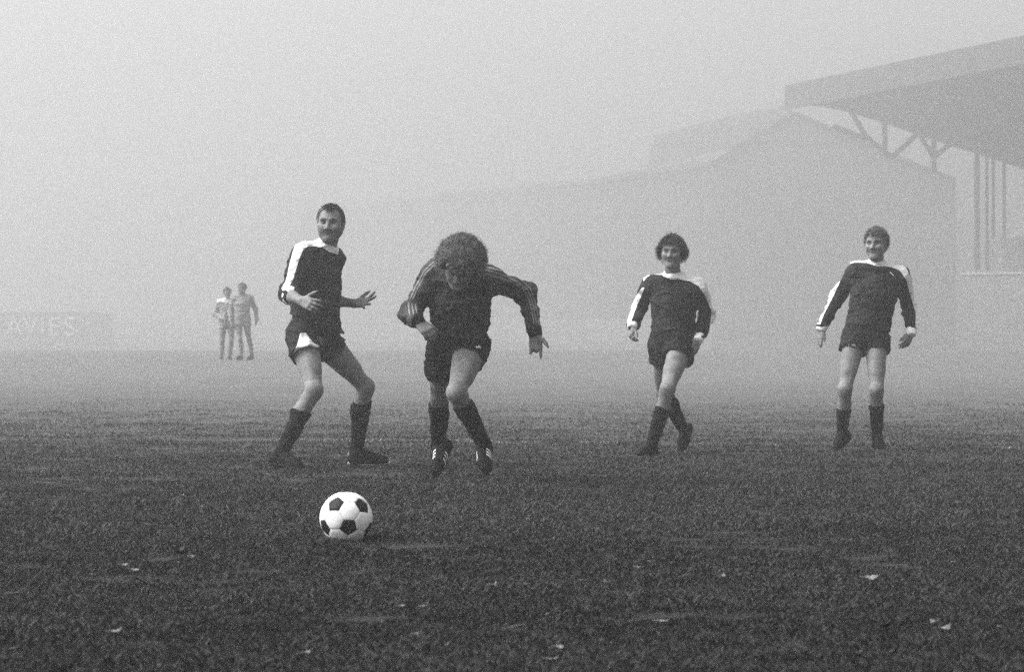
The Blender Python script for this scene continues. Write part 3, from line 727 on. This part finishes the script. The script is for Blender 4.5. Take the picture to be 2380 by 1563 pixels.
# advertising board at the far left
BY = 175.; bl, br = P(-60, 800, BY), P(262, 800, BY); board = empty('advertising_board', (float((bl[0]+br[0])/2), BY, float(zg(BY)))); of = np.array(board.location)
zt, zl_ = P(0, 726, BY)[2], float(zg(BY))+.02
t = Tri(); q = [np.array([bl[0], BY, zl_]), np.array([br[0], BY, zl_]), np.array([br[0], BY+.05, zl_]), np.array([bl[0], BY+.05, zl_])]
t.hexa([x-of for x in q]+[np.array([x[0], x[1], zt])-of for x in q]); t.build('panel', new_mat('board_paint', .52, .8, .2, noise=(1.5, .40, .46)), board)
for f in (.06, .36, .66, .94):
    x = bl[0]+(br[0]-bl[0])*f; t = Tri(); t.bar(np.array([x, BY+.09, zg(BY)-.1])-of, np.array([x, BY+.09, zt-.05])-of, .07, 8); t.build('post', M['dark_steel'], board)
xp = 12
for chn, wd_ in (('A', 40), ('V', 39), ('I', 20), ('E', 36), ('S', 38)):
    cu = bpy.data.curves.new('letter', 'FONT'); cu.body = chn; cu.size = 46/FPX*BY*1.36; cu.extrude = .008; to = bpy.data.objects.new('letter', cu)
    COL.objects.link(to); bpy.context.view_layer.update(); me = bpy.data.meshes.new_from_object(to.evaluated_get(bpy.context.evaluated_depsgraph_get())); COL.objects.unlink(to); bpy.data.objects.remove(to)
    me.materials.clear(); me.materials.append(M['white_paint']); lo_ = bpy.data.objects.new('letter', me); COL.objects.link(lo_); lo_.parent = board
    p = P(xp, 780, BY); lo_.location = Vector(p-of)+Vector((0, -.012, 0)); lo_.rotation_euler = (rad(90), 0, 0); xp += wd_
props(board, 'grey advertising board with pale capital letters at the left edge, dim in the fog', 'board')
# white-topped pitchside wall at the right
wall = empty('pitchside_wall', tuple(P(2310, 800, 150))); of = np.array(wall.location)
for k in range(6):
    a = P(2232, 634, 152)+np.array([k*4.6, -k*2.6, 0]); b = a+np.array([4.57, -2.58, 0]); n_ = np.array([.12, .2, 0])
    q = [np.array([p[0], p[1], .2]) for p in (a, b)]+[np.array([p[0], p[1], .2])+n_ for p in (b, a)]
    t = Tri(); t.hexa([x-of for x in q]+[np.array([x[0], x[1], a[2]-.12])-of for x in q]); t.build('wall_panel', M['concrete'], wall)
    n2 = np.array([.02, .04, 0]); q = [a-n2, b-n2, b+n_+n2, a+n_+n2]
    t = Tri(); t.hexa([x+np.array([0, 0, -.118])-of for x in q]+[x-of for x in q]); t.build('coping', M['pale_concrete'], wall)
props(wall, 'grey wall with pale coping at the right edge below the grandstand', 'wall')

# ------------------------------------------------------------------ football
def football():
    R = .111; Y = 12.615; c = P(804.5, 1202, Y); c[2] = R-.004+float(-.012)
    ph = (1+5**.5)/2
    ico = np.array([(0, a, b*ph) for a in (-1, 1) for b in (-1, 1)]+[(a, b*ph, 0) for a in (-1, 1) for b in (-1, 1)]+[(b*ph, 0, a) for a in (-1, 1) for b in (-1, 1)], float); ico /= np.linalg.norm(ico[0])
    obs = np.array([(.163, -.942, -.293), (-.325, -.773, .545), (.634, -.606, .48), (.845, -.3, -.44), (-.74, -.58, -.34)]); obs /= np.linalg.norm(obs, axis=1)[:, None]
    best = None
    for i0 in range(12):
        nb = [j for j in range(12) if j != i0 and ico[i0]@ico[j] > .3]; ax = ico[i0]; x = nrm(ico[nb[0]]-ax*(ax@ico[nb[0]])); y = np.cross(ax, x)
        nb.sort(key=lambda j: math.atan2(ico[j]@y, ico[j]@x))
        for r in range(5):
            for s in (1, -1):
                q = [nb[(r+s*k) % 5] for k in range(5)]; src = ico[[i0, q[0], q[1], q[2], q[4]]]
                U, S_, Vt = np.linalg.svd(src.T@obs); D = np.diag([1, 1, np.sign(np.linalg.det(U@Vt))]); Rm = U@D@Vt; e = ((src@Rm-obs)**2).sum()
                if best is None or e < best[0]: best = (e, Rm)
    W = ico@best[1]; root = empty('football', tuple(c)); inner = Tri()
    verts = {}
    for i in range(12):
        for j in range(12):
            if i != j and W[i]@W[j] > .3: verts[(i, j)] = nrm(W[i]*2+W[j])
    faces = []
    for i in range(12):
        nb = [j for j in range(12) if j != i and W[i]@W[j] > .3]; faces.append((True, [verts[(i, j)] for j in nb]))
    import itertools
    for i, j, k in itertools.combinations(range(12), 3):
        if min(W[i]@W[j], W[j]@W[k], W[i]@W[k]) > .3: faces.append((False, [verts[p] for p in ((i, j), (j, i), (j, k), (k, j), (k, i), (i, k))]))
    for pent, pv in faces:
        m = nrm(sum(pv)); x = nrm(pv[0]-m*(pv[0]@m)); y = np.cross(m, x); pv = sorted(pv, key=lambda v: math.atan2(v@y, v@x)); n = len(pv)
        edge = []; q = 6
        for k in range(n):
            for s in range(q): edge.append(nrm(pv[k]*(1-s/q)+pv[(k+1) % n]*(s/q)))
        t = Tri(); rings = [(1.0, .972), (.975, .993), (.93, 1.0), (.6, 1.0), (.3, 1.0)]; E = len(edge)
        for fr, rr in rings:
            for v in edge: t.V.append(tuple(nrm(m*(1-fr)+v*fr)*R*rr))
        t.V.append(tuple(m*R)); L = len(rings)
        for a in range(L-1):
            for k in range(E): t.F.append((a*E+k, a*E+(k+1) % E, (a+1)*E+(k+1) % E, (a+1)*E+k))
        for k in range(E): t.F.append(((L-1)*E+k, (L-1)*E+(k+1) % E, L*E))
        t.build('black_panel' if pent else 'white_panel', M['ball_b' if pent else 'ball_w'], root, True)
    props(root, 'black and white panelled football resting on the grass in the foreground', 'football')
football()

# ------------------------------------------------------------------ the players
def solve(par, px, py, L, sg):
    v = P(px, py, 1.0)-np.array([0, 0, HC]); par = np.asarray(par)-np.array([0, 0, HC])
    a, b, c = v@v, -2*v@par, par@par-L*L; D = b*b-4*a*c
    Y = (-b+sg*math.sqrt(D))/(2*a) if D > 0 else -b/(2*a)
    return P(px, py, Y)
def crop(x0, y0, s): return lambda pts: [(x0+s*x, y0+s*y) for x, y in pts]
def poly_cut(name, pts, mat): return (name, lambda V: poly_sd(proj(V), pts), mat)
def line_cut(name, pts, hw, mat): return (name, lambda V: np.maximum(line_sd(proj(V), pts, hw), 0*V[:, 0]-1e3), mat)
def front_poly(name, pts, mat, Ymax): return (name, lambda V: np.maximum(poly_sd(proj(V), pts), (V[:, 1]-Ymax)*300), mat)
def front_line(name, pts, hw, mat, Ymax): return (name, lambda V: np.maximum(line_sd(proj(V), pts, hw), (V[:, 1]-Ymax)*300), mat)
UPV = np.array([0, 0, 1.])

# first player: half turned, arms bent
def player_turned():
    J = {}; J['sa'] = P(702, 592, 20.45); J['sb'] = solve(J['sa'], 774, 602, .39, 1); J['neck'] = P(757, 577, 20.58)
    J['head'] = P(769, 522, 20.52); J['hf'] = (-.13, -.99, -.03); J['hu'] = (.03, 0, 1); J['face'] = (.80, -.60, 0)
    J['ea'] = solve(J['sa'], 670, 686, .32, -1); J['wa'] = solve(J['ea'], 701, 700, .26, -1)
    J['eb'] = solve(J['sb'], 762, 697, .32, 1); J['wb'] = solve(J['eb'], 824, 706, .27, -1)
    J['da'] = (.62, -.70, -.22); J['na'] = (.1, .95, -.1); J['db'] = (.80, -.52, .06); J['nb'] = (-.3, -.6, .6)
    J['handa'] = dict(side=1, curl=(.45, .5, .55, .6), thumb=(.95, .1), spread=.3); J['handb'] = dict(side=-1, curl=(.08, .1, .15, .2), thumb=(1.0, .1), spread=1.2)
    J['ha'] = P(706, 787, 20.52); J['hb'] = P(750, 790, 20.66)
    J['ka'] = solve(J['ha'], 730, 908, .46, -1); J['ana'] = P(655, 1053, 20.25); J['hea'] = P(627, 1080, 20.32); J['ta'] = P(698, 1093, 20.08)
    J['kb'] = solve(J['hb'], 850, 900, .47, 1); J['anb'] = P(828, 1048, 21.0); J['heb'] = P(811, 1081, 20.98); J['tb'] = P(902, 1079, 21.1)
    c1 = crop(594.7, 452.5, .2275); c2 = crop(594.7, 762.8, .2275)
    yoke = c1([(420, 440), (640, 405), (700, 480), (850, 540), (840, 615), (800, 602), (750, 585), (680, 540), (600, 528), (540, 525), (485, 560), (445, 650), (412, 760), (375, 880), (345, 930), (395, 945), (390, 975), (330, 1000), (300, 975), (275, 985), (262, 955), (305, 880), (345, 700), (375, 590), (400, 520)])
    lining = c2([(452, 52), (512, 50), (545, 100), (590, 155), (650, 185), (650, 202), (545, 210), (510, 190), (460, 240), (385, 300), (380, 260), (420, 180), (440, 110)])
    em = c2([(645, 85), (668, 95), (680, 130), (672, 165), (650, 150), (662, 128), (640, 110)])
    def hd(p, n): return n*.12+np.array([0, -.6, -.6])
    side = lambda p: p[1] < .035 and p[2] > -.035+.02*(p[1] > -.01) and (p[2] < .095 or p[1] < -.03)
    tuft = lambda p: p[2] > .095 and p[1] < .045
    hair = make_hair(M['hair_dark'], .005, (-.11, -.03, .005, .015, .026, .036, .050, .09), (-.075, -.06, -.045, -.01, .03, .075, .104, .104),
                     [(2600, .020, hd, (.001, .3), .0013, side), (420, .015, lambda p, n: n*.25+np.array([0, .7, .1]), (.001, .3), .0014, tuft), (260, .022, lambda p, n: n*.2+np.array([0, .5, -.5]), (.002, .4), .0014, lambda p: p[1] > .03 and abs(p[0]) < .024 and p[2] > .088)], lumps=.004)
    return person('dark-shirted moustached player turning at left with both hands open beside the goalkeeper', J, 'players in dark shirts with white shoulders', 1.06, jersey='jersey', hair=hair, sleeve='short',
                  jersey_cuts=[poly_cut('shoulder_stripe', yoke, 'white')], shorts_cuts=[front_poly('lining', lining, 'white', 20.55), front_poly('emblem', em, 'stripe', 20.6)],
                  hem=(.165, .115), skin_args=dict(beard=1.0), sock_top=(.34, .22), pale_sole=True, head_scale=1.02, hemz=.10, hem_tilt=-.25, seed=1)
# goalkeeper: bent forward, running at the camera
def player_keeper():
    J = {}; J['ha'] = P(1034, 810, 18.38); J['hb'] = P(1096, 808, 18.28)
    J['sa'] = P(1012, 634, 18.04); J['sb'] = P(1137, 648, 18.02); J['neck'] = P(1074, 640, 17.92)
    J['head'] = P(1070, 617, 17.78); J['hf'] = (-.18, -.63, -.76); J['hu'] = (.09, -.75, .64); J['face'] = (-.05, -.9, -.35)
    J['ea'] = solve(J['sa'], 953, 731, .32, 1); J['wa'] = solve(J['ea'], 970, 746, .27, -1)
    J['eb'] = solve(J['sb'], 1221, 680, .32, 1); J['wb'] = solve(J['eb'], 1243, 772, .28, -1)
    J['da'] = (.62, -.35, -.62); J['na'] = (-.1, .9, -.5); J['db'] = (.06, -.05, -1); J['nb'] = (-.25, -.95, 0)
    J['handa'] = dict(side=1, curl=(.45, .5, .55, .6), thumb=(.55, .35)); J['handb'] = dict(side=-1, curl=(.12, .95, 1.0, .35), thumb=(.85, .3))
    J['ka'] = solve(J['ha'], 1020, 920, .43, 1); J['ana'] = P(1019, 1034, 18.98); J['hea'] = P(1041, 1040, 19.02); J['ta'] = P(1008, 1110, 18.80)
    J['kb'] = solve(J['hb'], 1060, 913, .44, -1); J['anb'] = P(1125, 1034, 18.22); J['heb'] = P(1129, 1042, 18.26); J['tb'] = P(1132, 1104, 18.05)
    c3 = crop(917.9, 530, .2068); c4 = crop(917.9, 762.8, .2399)
    L = [c3([(985, 425), (1100, 455), (1250, 490), (1400, 565), (1515, 670), (1575, 820), (1610, 1000), (1625, 1100)]),
         c3([(960, 455), (1100, 490), (1250, 540), (1380, 610), (1490, 690), (1543, 820), (1580, 1000), (1595, 1105)]),
         c3([(940, 490), (1060, 525), (1250, 585), (1400, 645), (1465, 705), (1515, 830), (1550, 1000), (1565, 1110)]),
         c3([(150, 850), (165, 980)]), c3([(190, 850), (208, 965)]), c3([(226, 860), (245, 950)]),
         c3([(440, 375), (330, 480), (230, 660), (170, 800)]), c3([(455, 400), (350, 500), (255, 680), (200, 800)])]
    em = c4([(782, 165), (800, 185), (812, 165), (835, 182), (832, 196), (808, 190), (784, 194)])
    def curl(p, n): return n*.6+np.cross(n, [math.sin(p[0]*90+p[2]*60), math.cos(p[1]*80), math.sin(p[2]*70)])*.8
    allr = lambda p: p[2] > np.interp(p[1], (-.11, 0, .03, .06, .09), (-.06, -.03, .04, .085, .10))
    hair = make_hair(M['hair_mid'], .034, (-.12, -.02, .02, .05, .08, .13), (-.09, -.05, .01, .07, .085, .09),
                     [(5200, .030, curl, (.0085, 1.3), .0016, allr), (1500, .042, curl, (.011, 1.2), .0013, allr)], lumps=.024, aspect=(1.25, .9, .75), freq=19.)
    return person('goalkeeper with curly hair bent forward sprinting towards the ball, head down', J, None, 1.04, jersey='keeper', shorts='black', hair=hair,
                  cuffs='black', collar='black', jersey_cuts=[line_cut('sleeve_stripe', l, 1.5, 'stripe') for l in L], shorts_cuts=[front_poly('emblem', em, 'white', 18.3)],
                  hem=(.20, .13), skin_args=dict(), sock_top=(.12, .22), boot_stripes=True, hemz=.185, seed=2, fold=1.15, sleeve_end=(.93, .93))
def player_walking():
    J = {'slim': .86}; J['ha'] = P(1543, 810, 22.80); J['hb'] = P(1582, 808, 22.70); J['sa'] = P(1513, 660, 22.76); J['sb'] = P(1622, 669, 22.62); J['neck'] = P(1565, 643, 22.66)
    J['head'] = P(1562, 587, 22.58); J['hf'] = (-.22, -.97, -.10); J['hu'] = (.04, -.08, 1); J['face'] = (-.25, -.96, 0)
    J['ea'] = solve(J['sa'], 1487, 711, .31, 1); J['wa'] = solve(J['ea'], 1471, 757, .26, -1)
    J['eb'] = solve(J['sb'], 1645, 731, .31, 1); J['wb'] = solve(J['eb'], 1624, 786, .27, -1)
    J['da'] = (-.2, -.45, -.85); J['na'] = (.85, .2, -.3); J['db'] = (-.38, -.25, -.88); J['nb'] = (-.5, .8, 0)
    J['handa'] = dict(side=1, curl=(.7, .8, .9, .95), thumb=(.5, .45)); J['handb'] = dict(side=-1, curl=(.35, .4, .45, .5), thumb=(.75, .1), spread=.4)
    J['ka'] = solve(J['ha'], 1541, 912, .44, 1); J['ana'] = P(1591, 1003, 23.42); J['hea'] = P(1604, 996, 23.46); J['ta'] = P(1584, 1051, 23.30)
    J['kb'] = solve(J['hb'], 1552, 904, .44, -1); J['anb'] = P(1514, 1038, 22.48); J['heb'] = P(1518, 1064, 22.52); J['tb'] = P(1481, 1063, 22.32)
    c5 = crop(1422, 530, .1902)
    yoke = c5([(385, 660), (380, 540), (480, 490), (640, 430), (860, 440), (960, 500), (1120, 590), (1190, 680), (1230, 850), (1290, 1000), (1290, 1110), (1225, 1130), (1215, 1020), (1150, 840), (1060, 712), (960, 655), (800, 622), (760, 632), (680, 612), (630, 574), (480, 567), (425, 605)])
    s1 = c5([(1220, 1040), (1300, 1060), (1270, 1200), (1220, 1400), (1130, 1400), (1190, 1250)])
    s2 = c5([(400, 730), (372, 805), (330, 900), (282, 1015), (228, 1170), (160, 1160), (215, 1030), (265, 890), (320, 800), (370, 730)])
    em = c5([(872, 700), (890, 712), (905, 742), (895, 738), (880, 720)])
    def wave(p, n): return n*.22+np.array([p[0]*5, .05, -.6])
    def fringe(p, n): return n*.2+np.array([p[0]*4, .25, -.9])
    r1 = lambda p: p[2] > np.interp(p[1], (-.11, 0, .02, .05, .08), (-.06, -.04, .03, .07, .08))
    r2 = lambda p: p[1] > .03 and p[2] > .075
    r3 = lambda p: abs(p[0]) > .06 and -.06 < p[1] < .02 and -.02 < p[2] < .05
    hair = make_hair(M['hair_dark'], .012, (-.12, -.02, .012, .03, .06, .10), (-.08, -.06, -.035, .03, .078, .088),
                     [(2600, .036, wave, (.004, .8), .0016, r1), (75, .032, fringe, (.004, .6), .0018, r2), (420, .045, lambda p, n: n+np.array([p[0]*5, -.1, -.5]), (.008, 1.1), .002, r3)], lumps=.010)
    return person('dark-shirted player walking with legs crossed, long wavy hair, right of the goalkeeper', J, 'players in dark shirts with white shoulders', 1.0, hair=hair,
                  jersey_cuts=[poly_cut('shoulder_stripe', yoke, 'white'), poly_cut('sleeve_stripe', s1, 'white'), poly_cut('sleeve_stripe', s2, 'white'), front_poly('emblem', em, 'stripe', 22.62)],
                  hem=(.115, .125), sock_top=(.12, .33), hemz=.09, seed=3, head_scale=.95, skin_args=dict(open_=.5), sleeve_end=(.95, .95))
def player_standing():
    J = {}; J['ha'] = P(1986, 792, 24.02); J['hb'] = P(2036, 794, 24.0); J['sa'] = P(1986, 632, 24.02); J['sb'] = P(2094, 642, 23.96); J['neck'] = P(2038, 617, 23.96)
    J['head'] = P(2036, 569, 23.9); J['hf'] = (-.36, -.93, -.05); J['hu'] = (0, 0, 1); J['face'] = (-.05, -1, 0)
    J['ea'] = solve(J['sa'], 1946, 694, .30, 1); J['wa'] = solve(J['ea'], 1911, 761, .27, -1)
    J['eb'] = solve(J['sb'], 2112, 708, .30, 1); J['wb'] = solve(J['eb'], 2117, 772, .27, -1)
    J['da'] = (-.22, -.15, -.96); J['na'] = (.9, .45, -.2); J['db'] = (-.36, -.2, -.9); J['nb'] = (-.6, .75, 0)
    J['handa'] = dict(side=1, curl=(.12, .16, .2, .25), thumb=(.4, .25)); J['handb'] = dict(side=-1, curl=(.4, .42, .45, .5), thumb=(.55, .25), spread=.2)
    J['ka'] = solve(J['ha'], 1964, 905, .43, -1); J['ana'] = P(1957, 1010, 24.0); J['hea'] = P(1970, 1022, 24.04); J['ta'] = P(1940, 1047, 23.82)
    J['kb'] = solve(J['hb'], 2037, 907, .43, -1); J['anb'] = P(2039, 1020, 24.0); J['heb'] = P(2037, 1045, 24.06); J['tb'] = P(2050, 1048, 23.82)
    c7 = crop(1861.6, 504.2, .2068); c8 = crop(1861.6, 762.8, .2068)
    yoke = c7([(535, 535), (560, 440), (750, 400), (960, 430), (1060, 490), (1180, 570), (1240, 690), (1280, 850), (1350, 1070), (1360, 1320), (1290, 1300), (1288, 1080), (1222, 850), (1183, 710), (1112, 602), (1030, 572), (960, 556), (850, 556), (790, 535), (740, 517), (600, 512)])
    s2 = c7([(440, 690), (450, 700), (378, 865), (262, 1085), (215, 1215), (140, 1200), (200, 1060), (300, 880), (400, 690)])
    em = c7([(992, 622), (1008, 620), (1025, 634), (1040, 652), (1052, 668), (1036, 662), (1024, 648), (1004, 634)])
    num = c8([(560, 185), (590, 178), (615, 195), (618, 220), (595, 238), (575, 232), (592, 226), (602, 210), (590, 195), (570, 200)])
    one = c8([(528, 180), (542, 176), (540, 222), (526, 222)])
    def tous(p, n): return n*.3+np.array([-.5, .3, .1])
    def side(p, n): return n*.12+np.array([0, -.5, -.6])
    r1 = lambda p: p[2] > np.interp(p[1], (-.11, 0, .02, .05, .08), (-.05, -.02, .04, .08, .085))
    r2 = lambda p: p[2] < .07 and p[1] < .015 and p[2] > -.04
    hair = make_hair(M['hair_fair'], .010, (-.12, -.02, .010, .03, .06, .10), (-.075, -.055, -.03, .03, .08, .09),
                     [(2400, .026, tous, (.004, .8), .0015, r1), (260, .022, lambda p, n: n*.2+np.array([-.4, .3, -.8]), (.003, .6), .0015, lambda p: p[1] > .03 and p[2] > .075), (1500, .022, side, (.002, .4), .0016, r2)], lumps=.009)
    return person('fair-haired dark-shirted player standing at far right with arms held away from his sides', J, 'players in dark shirts with white shoulders', .99, hair=hair,
                  jersey_cuts=[poly_cut('shoulder_stripe', yoke, 'white'), poly_cut('sleeve_stripe', s2, 'white'), front_poly('emblem', em, 'white', 23.95)],
                  shorts_cuts=[front_poly('number', num, 'stripe', 24.0), front_poly('number', one, 'stripe', 24.0)], hem=(.10, .10), sock_top=(.45, .30), hemz=.10, seed=4, skin_args=dict(open_=.2), sleeve_end=(.95, .95))
player_turned(); player_keeper(); player_walking(); player_standing()
# two figures far off in the fog
def far_player(x0, top, feet, Y, label, seed, turn, ch={}):
    k = (feet-top)/1.80
    q = lambda dx, h, dy=0.: P(x0+dx*k, feet-h*k, Y+dy)
    J = dict(sa=q(-.19, 1.44), sb=q(.19, 1.45), neck=q(0, 1.50), head=q(.0, 1.66, -.02), hf=(turn, -.9, 0), hu=(0, 0, 1), face=(turn*.6, -.95, 0),
             ea=q(-.28, 1.16, .06), wa=q(-.27, .92, -.08), eb=q(.28, 1.17, .06), wb=q(.25, .93, -.1), da=(0, -.2, -1), db=(-.1, -.2, -1), na=(1, .2, 0), nb=(-1, .2, 0),
             ha=q(-.09, .92), hb=q(.09, .92), ka=q(-.12, .50, -.05), kb=q(.13, .50, -.02), ana=q(-.14, .10, .04), anb=q(.15, .10, .05),
             hea=q(-.14, .01, .1), ta=q(-.18, .01, -.15), heb=q(.15, .01, .1), tb=q(.2, .01, -.14), handa=dict(side=1), handb=dict(side=-1))
    J.update({k_: q(*v) for k_, v in ch.items()})
    hair = make_hair(M['hair_dark'], .012, (-.12, -.02, .012, .03, .06, .10), (-.08, -.06, -.03, .03, .075, .085), [(150, .03, lambda p, n: n*.5+np.array([0, 0, -.4]), (.003, .5), .003, lambda p: p[2] > .05)], lumps=.006)
    ys_ = [(x0-60, feet-1.435*k), (x0+60, feet-1.435*k), (x0+60, top-20), (x0-60, top-20)]
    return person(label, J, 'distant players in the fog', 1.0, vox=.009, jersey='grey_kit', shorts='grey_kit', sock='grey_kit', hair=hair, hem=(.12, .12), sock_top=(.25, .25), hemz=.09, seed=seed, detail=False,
                  jersey_cuts=[poly_cut('shoulder_stripe', ys_, 'pale')] if turn > 0 else [])
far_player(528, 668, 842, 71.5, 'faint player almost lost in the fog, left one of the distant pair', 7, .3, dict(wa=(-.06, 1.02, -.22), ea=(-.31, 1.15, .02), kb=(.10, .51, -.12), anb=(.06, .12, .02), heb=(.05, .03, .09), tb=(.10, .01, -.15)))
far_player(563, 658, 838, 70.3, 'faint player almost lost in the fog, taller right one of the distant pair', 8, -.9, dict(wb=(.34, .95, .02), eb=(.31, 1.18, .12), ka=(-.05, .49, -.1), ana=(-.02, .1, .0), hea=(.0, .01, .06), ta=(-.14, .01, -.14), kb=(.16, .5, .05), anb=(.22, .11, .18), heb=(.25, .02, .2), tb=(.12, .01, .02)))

# ------------------------------------------------------------------ fallen leaves
def leaf(px, py, ln, kind, rot, curl, label, group=None):
    Y = HC*FPX/(py-HY); c = P(px, py, Y); c[2] = 0
    ln *= .62; rs = np.random.RandomState(int(px*7+py)); n = 8; t = Tri(); o_w = .30+.12*rs.rand()
    rowsV = []
    for i in range(n+1):
        s = i/n; wv = ln*o_w*math.sin(math.pi*s**.85)*(1+.22*math.sin(s*19+rs.rand()))+.0012
        zc = curl*ln*(s-.5)**2*2+.004*rs.rand()
        for j, e in enumerate((-1, -.5, 0, .5, 1)): rowsV.append((ln*(s-.5), wv*e*.9, zc+abs(e)**1.5*curl*ln*.35+(0 if e else -.002)))
    for top in (0, -.0012): t.V += [(a, b, z+top) for a, b, z in rowsV]
    N = len(rowsV)
    for i in range(n):
        for j in range(4):
            a = i*5+j; t.F.append((a, a+1, a+6, a+5)); t.F.append((N+a, N+a+5, N+a+6, N+a+1))
    for i in range(n):
        a = i*5; t.F.append((a, a+5, N+a+5, N+a)); a += 4; t.F.append((a, N+a, N+a+5, a+5))
    o = t.build('fallen_leaf', M['leaf_pale' if kind else 'leaf_dark'], None, True)
    o.location = (c[0], c[1], .021); o.rotation_euler = (rs.uniform(-.35, .35), rs.uniform(-.25, .1), rot)
    st_ = Tri(); st_.tube([(-ln*.5, 0, .001+curl*ln*.5), (-ln*.62, .003, .003+curl*ln*.6), (-ln*.74, .01, .002+curl*ln*.5)], [.0012, .001, .0008], 5); st_.build('stalk', M['leaf_pale' if kind else 'leaf_dark'], o)
    props(o, label, 'leaf', group or 'fallen leaves on the pitch')
GP = 'small pale fallen leaf lying flat on the turf'
LEAVES = [
    (2025, 1362, .085, 1, .2, .25, 'broad bright leaf on the turf at right, largest pale one'), (2195, 1487, .07, 1, .5, .5, 'crumpled pale leaf near the bottom right corner'),
    (2172, 1472, .055, 1, 2.2, .7, 'upturned pale leaf just left of the crumpled one near the bottom right corner'), (2060, 1476, .06, 0, .1, .6, 'dark curled leaf on the turf near the bottom right'),
    (422, 1303, .075, 0, .6, .9, 'dark upturned leaf on the turf at lower left'), (426, 1166, .055, 1, 1., .6, 'pale curled leaf on the turf left of the football'),
    (290, 1330, .055, 1, .1, .2, 'left one of two pale leaves side by side at lower left'), (316, 1342, .05, 1, -.3, .2, 'right one of two pale leaves side by side at lower left'),
    (36, 1399, .075, 1, .15, .2, 'long pale leaf at the left edge of the turf'), (1146, 1381, .045, 1, .4, .6, 'rounded pale leaf below the ball to its right'),
    (1226, 1378, .045, 1, -.3, .5, 'pale tilted leaf just right of the rounded one below the goalkeeper'), (1413, 1374, .05, 1, .5, .5, 'pale leaf with a dark shadow below centre right'),
    (1356, 1368, .04, 1, .2, .3, 'thin pale leaf left of the shadowed leaf below centre right'), (1208, 1477, .06, 1, .05, .15, 'long flat pale leaf near the bottom centre'),
    (1540, 1467, .06, 1, .05, .3, 'long thin leaf half dark at the lower right of centre'), (986, 1430, .045, 1, -.2, .4, 'pale leaf right of a smaller one below the football'),
    (935, 1428, .035, 1, .3, .3, 'smaller pale leaf below the football'), (1284, 1558, .05, 1, .3, .4, 'pale leaf at the very bottom edge near the centre'),
    (1747, 1328, .06, 0, .1, .5, 'dark leaf with a pale fold on the turf at right of centre'), (1630, 1189, .05, 1, .2, .3, 'thin pale leaf on the turf below the walking player'),
    (2217, 1128, .055, 0, .2, .7, 'small dark clump-like leaf on the turf at far right'), (2312, 1259, .05, 0, .1, .7, 'small dark leaf near the right edge of the turf'),
    (270, 1493, .06, 1, .4, .5, 'crumpled pale leaf near the bottom left'), (900, 1162, .05, 0, .5, .6, 'dark leaf on the turf just right of the football'),
    (1680, 1362, .045, 1, .9, .8, 'upright pale leaf tip left of the broad bright leaf'), (712, 1545, .05, 1, .9, .5, 'pale slanted leaf at the bottom edge left of centre'),
    (590, 1030, .05, 1, .2, .4, 'pale leaf speck on the misty turf behind the turning player'), (216, 1031, .07, 1, .1, .3, 'pale flat leaf on the misty turf at far left'),
    (418, 1000, .06, 1, .3, .5, 'pale leaf speck on the misty turf left of centre distance'), (1995, 1545, .05, 0, .2, .6, 'dark curled leaf at the bottom edge on the right')]
for a in LEAVES: leaf(*a)
rl = np.random.RandomState(4)
for k in range(16):
    py = rl.uniform(1080, 1540); leaf(rl.uniform(20, 2360), py, rl.uniform(.022, .038), 1 if rl.rand() < .75 else 0, rl.uniform(-1, 1), rl.uniform(.1, .5), None, 'scattered leaf scraps on the pitch')
for o in COL.objects:
    if o.name.startswith('fallen_leaf') and o.parent is None and 'label' not in o:
        o['label'] = 'tiny pale scrap of leaf scattered on the turf' if o.data.materials[0].name == 'leaf_pale' else 'tiny dark scrap of leaf scattered on the turf'

# ------------------------------------------------------------------ fog
t = Tri(); x0, x1, y0, y1, z0, z1 = -150, 150, -26, 490, -1.2, 30.0
t.hexa([(x0, y0, z0), (x1, y0, z0), (x1, y1, z0), (x0, y1, z0), (x0, y0, z1), (x1, y0, z1), (x1, y1, z1), (x0, y1, z1)])
fm = bpy.data.materials.new('fog'); fm.use_nodes = True; fm.node_tree.nodes.clear()
pv = fm.node_tree.nodes.new('ShaderNodeVolumePrincipled'); mo = fm.node_tree.nodes.new('ShaderNodeOutputMaterial')
pv.inputs['Color'].default_value = (.98, .98, .98, 1); pv.inputs['Density'].default_value = FOG; pv.inputs['Anisotropy'].default_value = FOG_G
fm.node_tree.links.new(pv.outputs[0], mo.inputs['Volume'])
hz = t.build('haze', fm); props(hz, 'thick pale fog filling the ground', 'fog', kind='stuff')
